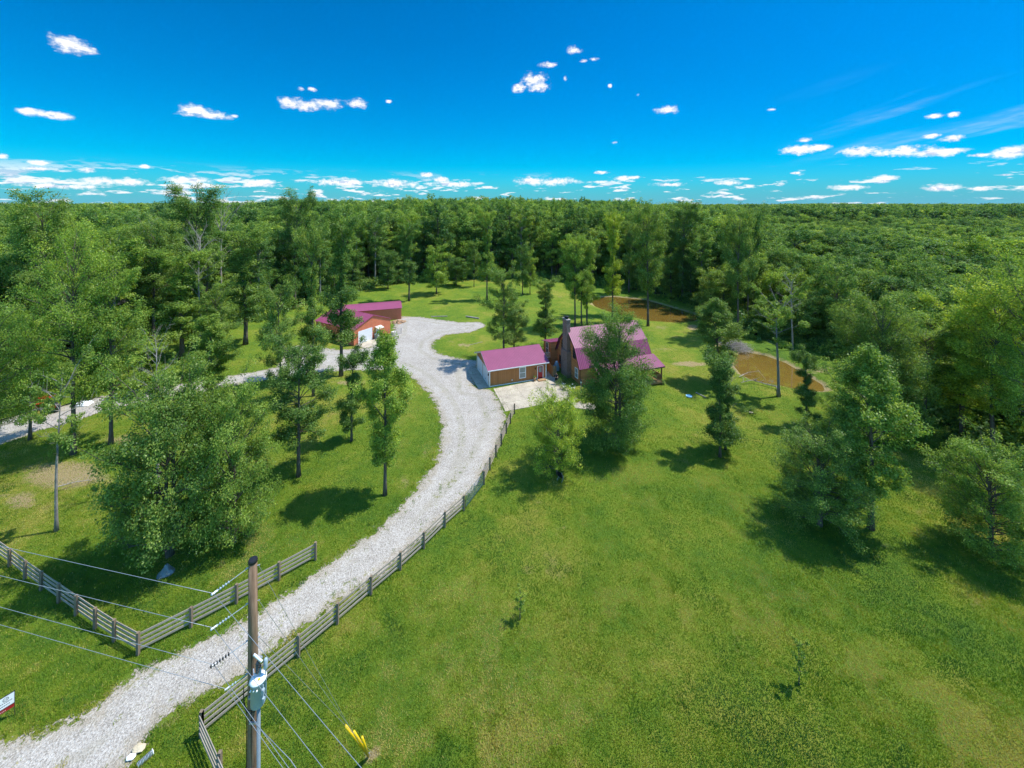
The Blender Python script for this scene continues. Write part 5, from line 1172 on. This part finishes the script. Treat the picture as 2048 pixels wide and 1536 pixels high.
for k, (px, py, r, h, lb, tn) in enumerate([(1325,768,.6,.8,'small shrub at the right porch post',LG),(1062,702,1.2,1.6,'dark shrub row behind the garage, left clump',DK),(1078,700,1.0,1.4,'dark shrub row behind the garage, right clump',DK),(1035,704,1.1,1.5,'dense shrub at the foot of the layered tree behind the garage',DK),(818,601,1.0,1.3,'leafy bush round the foot of the slender pasture tree',DK),(1388,628,1.0,1.2,'green rush clump at the far pond outlet',NM),(1500,828,1.1,1.3,'low twiggy bush on the lawn before the orange pond',NM),(1378,630,.9,.8,'small bush on the pond dam',LG)]):
    x, y = P(px, py); plant_clump(x, y, r, h, 'shrub', lb, tn, None, 650, .12, 80+k)
x, y = P(1162, 786); bp = empty('garden_post', (x, y, 0), 0, 'pale garden post with a bird house at the corner of the house', 'post')
MB().box(-.05, -.05, -.1, .05, .05, 1.5).build('post', M['stone'], bp); MB().box(-.13, -.13, 1.503, .13, .13, 1.82).build('bird_house', M['offwhite'], bp); MB().add([(-.2,-.2,1.8),(.2,-.2,1.8),(.2,.2,1.8),(-.2,.2,1.8),(0,-.2,2.0),(0,.2,2.0)], [(0,1,4),(2,3,5),(0,4,5,3),(1,2,5,4),(0,3,2,1)]).build('roof', M['darkframe'], bp)
# wire fence right of back deck
x0, y0 = P(1086, 715); wf = empty('wire_fence', (x0, y0, 0), R(-4), 'dark metal yard fence behind the deck of the house', 'fence')
for k in range(4): MB().beam((-1.2+k*1.6, 3, 0), (-1.2+k*1.6, 3, 1.5), .06, .06).build('post', M['darkframe'], wf)
for z in (.3, 1.45): MB().beam((-1.2, 3.045, z), (3.6, 3.045, z), .03, .03).build('rail', M['darkframe'], wf)

# --- person
def skin_body(name, J, E, rad, m_, parent, lv=2):
    me = bpy.data.meshes.new(name); me.from_pydata(J, E, []); o = bpy.data.objects.new(name, me); col.objects.link(o); o.parent = parent
    md = o.modifiers.new('s', 'SKIN'); md.use_smooth_shade = True
    for k, r in enumerate(rad): me.skin_vertices[0].data[k].radius = (r, r) if not isinstance(r, tuple) else r
    me.skin_vertices[0].data[0].use_root = True
    o.modifiers.new('ss', 'SUBSURF').levels = lv; o.modifiers['ss'].render_levels = lv
    me.materials.append(m_); return o
x, y = P(1112.5, 768.5)
ps = empty('person', (x, y, .05), R(8), 'person in a black top and dark shorts holding a remote control on the path', 'person')
J = [(0,0,.95),(0,0,1.15),(0,0,1.38),(0,0,1.50),(0,-.02,1.60),(0,-.02,1.74),
     (-.20,0,1.42),(-.27,-.02,1.16),(-.14,-.24,1.10),(-.08,-.30,1.12),(.20,0,1.42),(.27,-.02,1.16),(.14,-.24,1.10),(.08,-.30,1.12),
     (-.10,0,.88),(-.12,-.02,.48),(-.13,.02,.08),(-.13,-.12,.04),(.10,0,.88),(.12,-.02,.48),(.13,.02,.08),(.13,-.12,.04)]
E = [(0,1),(1,2),(2,3),(3,4),(4,5),(2,6),(6,7),(7,8),(8,9),(2,10),(10,11),(11,12),(12,13),(0,14),(14,15),(15,16),(16,17),(0,18),(18,19),(19,20),(20,21)]
Rr = [.13,.115,.14,.055,.085,.08,.062,.045,.032,.028,.062,.045,.032,.028,.088,.058,.038,.032,.088,.058,.038,.032]
if 0: pass
bd = skin_body('body', J, E, Rr, M['skin'], ps)
sh = MB(); sh.lathe([(.165,.92),(.155,1.12),(.19,1.36),(.16,1.45),(.07,1.51)], sides=18)
for s_ in (-1, 1): sh.tube([(s_*.16, 0, 1.42), (s_*.22, 0, 1.40), (s_*.275, -.02, 1.15), (s_*.22, -.12, 1.11)], [.08, .085, .065, .055], 10)
sh.build('black_top', M['cloth_black'], ps, True)
sh = MB(); sh.lathe([(.13,.80),(.17,.84),(.17,.94),(.15,.97)], sides=18)
for s_ in (-1, 1): sh.tube([(s_*.10, 0, .90), (s_*.115, -.01, .56)], [.115, .10], 12)
sh.build('shorts', M['cloth_black'], ps, True)
hr = MB().lathe([(.085,1.60),(.105,1.68),(.10,1.76),(.06,1.82),(.01,1.835)], (0,.025,0), 16); hr.build('hair', M['darkframe'], ps, True)
fc = MB()
for s_ in (-1, 1): fc.lathe([(.003, 1.685), (.011, 1.692), (.003, 1.70)], (s_*.032, -.102, 0), 6)
fc.build('eyes', M['darkframe'], ps)
for s_ in (-1, 1): MB().tube([(s_*.13, .05, .04), (s_*.13, -.06, .045), (s_*.135, -.17, .03)], [.045, .048, .038], 8).build('shoe', M['tank_white'], ps, True)
for s_ in (-1, 1):
    hd = MB()
    for k in range(4): hd.tube([(s_*(.10-.0*k), -.29, 1.10+k*.018), (s_*.075, -.335, 1.10+k*.018), (s_*(.045+.004*k), -.325, 1.105+k*.017)], [.0095, .009, .007], 6)
    hd.tube([(s_*.105, -.27, 1.15), (s_*.08, -.29, 1.175)], [.011, .009], 6); hd.build('fingers', M['skin'], ps, True)
x2, y2 = x, y
rc = empty('remote_control', (x2+.02, y2-.33, 1.17), R(8), 'dark remote control held by the person on the path', 'remote control')
MB().box(-.085, -.05, -.02, .085, .05, .02).build('case', M['black'], rc); MB().tube([(-.06, .04, .02), (-.07, .10, .08)], .006, 5).build('antenna', M['black'], rc)

# ---------------------------------------------------------------- loose things on the land
def stick_heap(px, py, r, h, n, lm, name, label, m_, cat, seed, rad=.02, thing_count=True):
    x, y = P(px, py); rr = random.Random(seed); mb = MB()
    for k in range(n):
        a = rr.uniform(0, 6.28); q = r*rr.random()**.5; z = h*rr.random()*(1-q/r)+.08; cx, cy = q*math.cos(a), q*math.sin(a)
        b = rr.uniform(0, 6.28); l = lm*rr.uniform(.4, 1); t = rr.uniform(-.35, .6); rw = rad*rr.uniform(.5, 1.4)
        d = Vector((math.cos(b), math.sin(b), t))*l/2; c = Vector((cx, cy, z)); bend = Vector((rr.uniform(-.2, .2), rr.uniform(-.2, .2), rr.uniform(0, .25)))*l*.4
        mb.tube([c-d, c+bend, c+d], [rw, rw*.8, rw*.35], 4)
        if k % 2: mb.tube([c+bend*.8, c+bend+Vector((rr.uniform(-.6, .6), rr.uniform(-.6, .6), rr.uniform(0, .7)))*l*.4], [rw*.5, rw*.2], 3)
    o = mb.build(name, m_, None, loc=(x, y, float(height(x, y)))); tag(o, label, cat, None, 'stuff' if thing_count else None); return o
stick_heap(1473, 696, 2.4, 2.0, 260, 3.0, 'brush_pile', 'grey heap of cut branches at the upper end of the orange pond', M['deadwood'], 'brush pile', 3, .03)
x, y = P(794, 566); rr = random.Random(4)
for k in range(16):
    row = k // 6; o = MB().tube([(-.9+rr.uniform(-.2, .2), 0, 0), (.9+rr.uniform(-.2, .2), .1, 0)], .24, 10).build('log', M['cedar'], None)
    o.location = (x-2.4+(k % 6)*.95+row*.4, y+rr.uniform(-.3, .3), .24+row*.42); o.rotation_euler = (0, 0, R(78)+rr.uniform(-.2, .2)); tag(o, 'sawn log lying in the log pile at the far left of the pasture', 'log', 'logs of the log pile')
for (pa, pb_, lb, r_) in (((862,634),(895,633),'long thin timber lying at the grass edge of the gravel yard',.12), ((932,634),(958,638),'dark squared timber lying beside the upper gravel yard',.2), ((1392,786),(1412,796),'grey plank lying on the lawn left of the ivy smothered tree',.09), ((402,745),(416,742),'short fallen log in the grass above the left road',.13), ((965,684),(940,690),'thin branch lying in the grass behind the garage',.05)):
    a, b = P(*pa), P(*pb_); o = MB().tube([(a[0], a[1], float(height(*a))+r_*.8), (b[0], b[1], float(height(*b))+r_*.8)], [r_, r_*.85], 8).build('timber' if 'branch' not in lb else 'fallen_branch', M['deadwood'], None); tag(o, lb, 'timber')
def branch_path(pts, name, label, r0=.07, seed=1, hs=None):
    rr = random.Random(seed); W = []
    for k, p in enumerate(pts): x, y = P(*p); W.append(Vector((x, y, float(height(x, y))+(hs[k] if hs else .15))))
    mb = MB(); n = len(W); mb.tube(W, [r0*(1-.75*k/(n-1)) for k in range(n)], 6)
    for k in range(14):
        i = rr.randrange(n-1); p = W[i].lerp(W[i+1], rr.random()); d = Vector((rr.uniform(-1, 1), rr.uniform(-1, 1), rr.uniform(0, .7)))*rr.uniform(.4, 1.3); mb.tube([p, p+d*.6, p+d+Vector((0, 0, -.1))], [r0*.35, r0*.2, .008], 4)
    tag(mb.build(name, M['deadwood'], None), label, 'branch')
branch_path([(1560,790),(1553,778),(1530,772),(1505,766),(1482,769)], 'fallen_branch', 'long grey fallen branch on the grass left of the pole like trunk', .13, 2, [.2,.4,.35,.5,.3])
branch_path([(1478,756),(1496,748),(1518,748),(1532,762)], 'fallen_branch', 'thin arched branch reaching over the orange pond', .06, 5, [.2, .9, 1.3, .6])
branch_path([(110,985),(150,972),(190,962)], 'fallen_branch', 'thin pale branch lying in the grass right of the bare trunk at left', .05, 7, [.5,.4,.15])
# rock piles
def rock(rr, r, sd=1):
    mb = MB(); import bmesh
    bm = bmesh.new(); bmesh.ops.create_icosphere(bm, subdivisions=sd, radius=r)
    jf = .07 if sd > 1 else .22
    for v in bm.verts: v.co *= 1-jf+2*jf*rr.random()+.12*math.sin(5*v.co.x/r+1)*math.cos(4*v.co.y/r)
    for v in bm.verts: v.co.z *= .7
    vs = [tuple(v.co) for v in bm.verts]; fs = [tuple(v.index for v in f.verts) for f in bm.faces]; bm.free(); return vs, fs
rr = random.Random(9); mb = MB(); pa = [(60,862),(110,850),(160,836),(200,822),(250,811)]
for k in range(1100):
    i = rr.randrange(4); t = rr.random(); px = pa[i][0]+(pa[i+1][0]-pa[i][0])*t; py = pa[i][1]+(pa[i+1][1]-pa[i][1])*t+rr.uniform(-16, 3)*(1-.12*i)
    x, y = P(px, py); vs, fs = rock(rr, rr.uniform(.10, .28)); mb.add([(v[0]+x, v[1]+y, v[2]+rr.uniform(.0, .1)) for v in vs], fs)
tag(mb.build('rock_riprap', M['stone'], None), 'grey riprap stones along the lower edge of the left road', 'rocks', None, 'stuff')
mb = MB(); x0, y0 = P(796, 645)
for k in range(60): vs, fs = rock(rr, rr.uniform(.12, .35)); a, q = rr.uniform(0, 6.28), 1.5*rr.random(); mb.add([(v[0]+x0+q*math.cos(a)*1.4, v[1]+y0+q*math.sin(a), v[2]+.35*(1.5-q)) for v in vs], fs)
tag(mb.build('rubble_heap', M['terracotta'], None), 'heap of reddish rubble at the far corner of the gabled barn', 'rubble', None, 'stuff')
for (px, py, r_, lb, m_) in ((167,809,.75,'flat white boulder beside the left road','tank_white'), (278,1500,.2,'pale stone beside the culvert pipe at the bottom border','sand'), (262,1518,.14,'small white stone at the bottom border of the gravel','tank_white'), (1502,826,.2,'small pale stone on the lawn below the orange pond','sand')):
    x, y = P(px, py); vs, fs = rock(rr, r_, 3); o = MB().add([(v[0]*1.5, v[1], v[2]*.7+.1) for v in vs], fs).build('boulder', M[m_], None, loc=(x, y, float(height(x, y)))); tag(o, lb, 'stone')
x, y = P(289, 1522); cv = empty('culvert_pipe', (x, y, .08), R(58), 'grey metal end of a culvert pipe at the bottom border', 'pipe'); cv.scale = (.55, .6, .6)
mb = MB(); 
for k in range(12): mb.tube([(-.5+k*.09, 0, 0), (-.455+k*.09, 0, 0)], [.20, .23 if k % 2 else .21], 14, cap=False)
mb.build('pipe_wall', M['steel'], cv, True); MB().tube([(.55, 0, 0), (.6, 0, 0)], .24, 14, cap=False).build('rim', M['tank_white'], cv)
# enclosure at barn, grill
x, y = P(789, 669); en = empty('wire_enclosure', (x, y, 0), R(60), 'small wire enclosure with grey posts at the right corner of the gabled barn', 'enclosure')
for (a, b) in ((-.8, -.8), (1.2, -.8), (1.2, .9), (-.8, .9)): MB().beam((a, b, 0), (a, b, 1.2), .07, .07).build('post', M['deadwood'], en)
m_ = MB()
for k in range(9):
    z = .1+k*.13; m_.beam((-.8, -.84, z), (1.2, -.84, z), .012, .012); m_.beam((1.24, -.8, z), (1.24, .9, z), .012, .012)
for k in range(12): m_.beam((-.8+k*.18, -.84, .05), (-.8+k*.18, -.84, 1.2), .012, .012)
m_.build('wire_mesh', M['steel'], en); MB().box(-.6, -.4, .03, .3, .4, .7).build('storage_box', M['offwhite'], en)
x, y = P(1121, 961); gr = empty('folding_chair', (x, y, 0), R(-35), 'dark folding chair standing under the bright yellow green tree', 'chair')
for s_ in (-1, 1):
    MB().tube([(s_*.26, .22, 0), (s_*.26, -.05, .5), (s_*.26, -.25, 1.02)], .018, 6).build('side_frame', M['steel'], gr, True); MB().tube([(s_*.26, -.25, 0), (s_*.26, .2, .48)], .018, 6).build('leg', M['steel'], gr, True)
MB().add([(-.25,.22,.46),(.25,.22,.46),(.25,-.10,.42),(-.25,-.10,.42),(-.25,.22,.44),(.25,.22,.44),(.25,-.10,.40),(-.25,-.10,.40)], [(0,1,2,3),(7,6,5,4),(0,4,5,1),(1,5,6,2),(2,6,7,3),(3,7,4,0)]).build('seat', M['cloth_black'], gr)
MB().add([(-.25,-.10,.5),(.25,-.10,.5),(.25,-.25,1.0),(-.25,-.25,1.0),(-.25,-.12,.5),(.25,-.12,.5),(.25,-.27,1.0),(-.25,-.27,1.0)], [(0,1,2,3),(7,6,5,4),(0,4,5,1),(1,5,6,2),(2,6,7,3),(3,7,4,0)]).build('backrest', M['cloth_black'], gr)
x, y = P(333, 1146); rr = random.Random(6); n_ = 14; vs = []; fs = []
for i in range(n_):
    for j in range(6): a = 2*math.pi*i/n_; q = .08+.13*j; vs.append((q*math.cos(a)*rr.uniform(.85, 1.2), q*math.sin(a)*rr.uniform(.85, 1.2), .9*(1-j/5)**1.3+rr.uniform(0, .08)))
for i in range(n_):
    for j in range(5): a = i*6+j; b = ((i+1) % n_)*6+j; fs.append((a, b, b+1, a+1))
o = MB().add(vs, fs).build('plastic_sheet', M['plastic'], None, loc=(x, y, .0)); o.scale = (.7, .7, .7); o.modifiers.new('t', 'SOLIDIFY').thickness = .02; tag(o, 'pale plastic sheet bunched round the foot of the huge bushy tree', 'sheet')
x, y = P(1378, 793); o = MB().lathe([(.42, 0), (.46, .12), (.40, .14), (.36, .05)], sides=18).build('wading_pan', M['bluep'], None, loc=(x, y, float(height(x, y)))); tag(o, 'pale blue shallow pan on the lawn right of the porch', 'pan')
# red machine at far left
x, y = P(88, 826); tr = empty('garden_tractor', (x, y, 0), R(160), 'small red tractor half hidden by leaves at the far left end of the road', 'tractor')
MB().box(-.3, -.35, .55, 1.2, .35, 1.15).build('hood', M['canred'], tr); MB().box(-1.5, -.65, .75, -.35, .65, 1.0).build('fender', M['canred'], tr); MB().box(-1.1, -.25, 1.003, -.6, .25, 1.12).build('seat', M['black'], tr)
for sx_ in (-1.05, .85):
    for s_ in (-1, 1):
        r_ = .62 if sx_ < 0 else .38; m_ = MB(); m_.tube([(sx_, s_*.55, r_), (sx_, s_*.85, r_)], r_, 18); wl = m_.build('wheel', M['black'], tr); MB().tube([(sx_, s_*.853, r_), (sx_, s_*.87, r_)], r_*.5, 12).build('rim', M['yellow'], wl)
for s_ in (-.6, .6): MB().beam((-1.3, s_, 1.0), (-1.25, s_, 2.3), .06, .06).build('roll_bar', M['black'], tr)
MB().box(-1.5, -.65, 2.303, -.2, .65, 2.38).build('canopy', M['canred'], tr)

# ---------------------------------------------------------------- air
HAZE = True
if HAZE:
    m = bpy.data.materials.new("haze_air"); m.use_nodes = True; nt_ = m.node_tree; nt_.nodes.clear(); g = NT(nt_)
    pv = g.n('ShaderNodeVolumePrincipled', i={'Color': (.42, .72, 1.0, 1), 'Density': .00002, 'Anisotropy': .0})
    out = g.n('ShaderNodeOutputMaterial'); nt_.links.new(pv.outputs[0], out.inputs['Volume'])
    hz_ = MB().box(-17000, -900, -30, 17000, 12800, 62).build('haze', m); tag(hz_, 'thin summer haze that tints the farthest hills', 'haze', None, 'stuff')
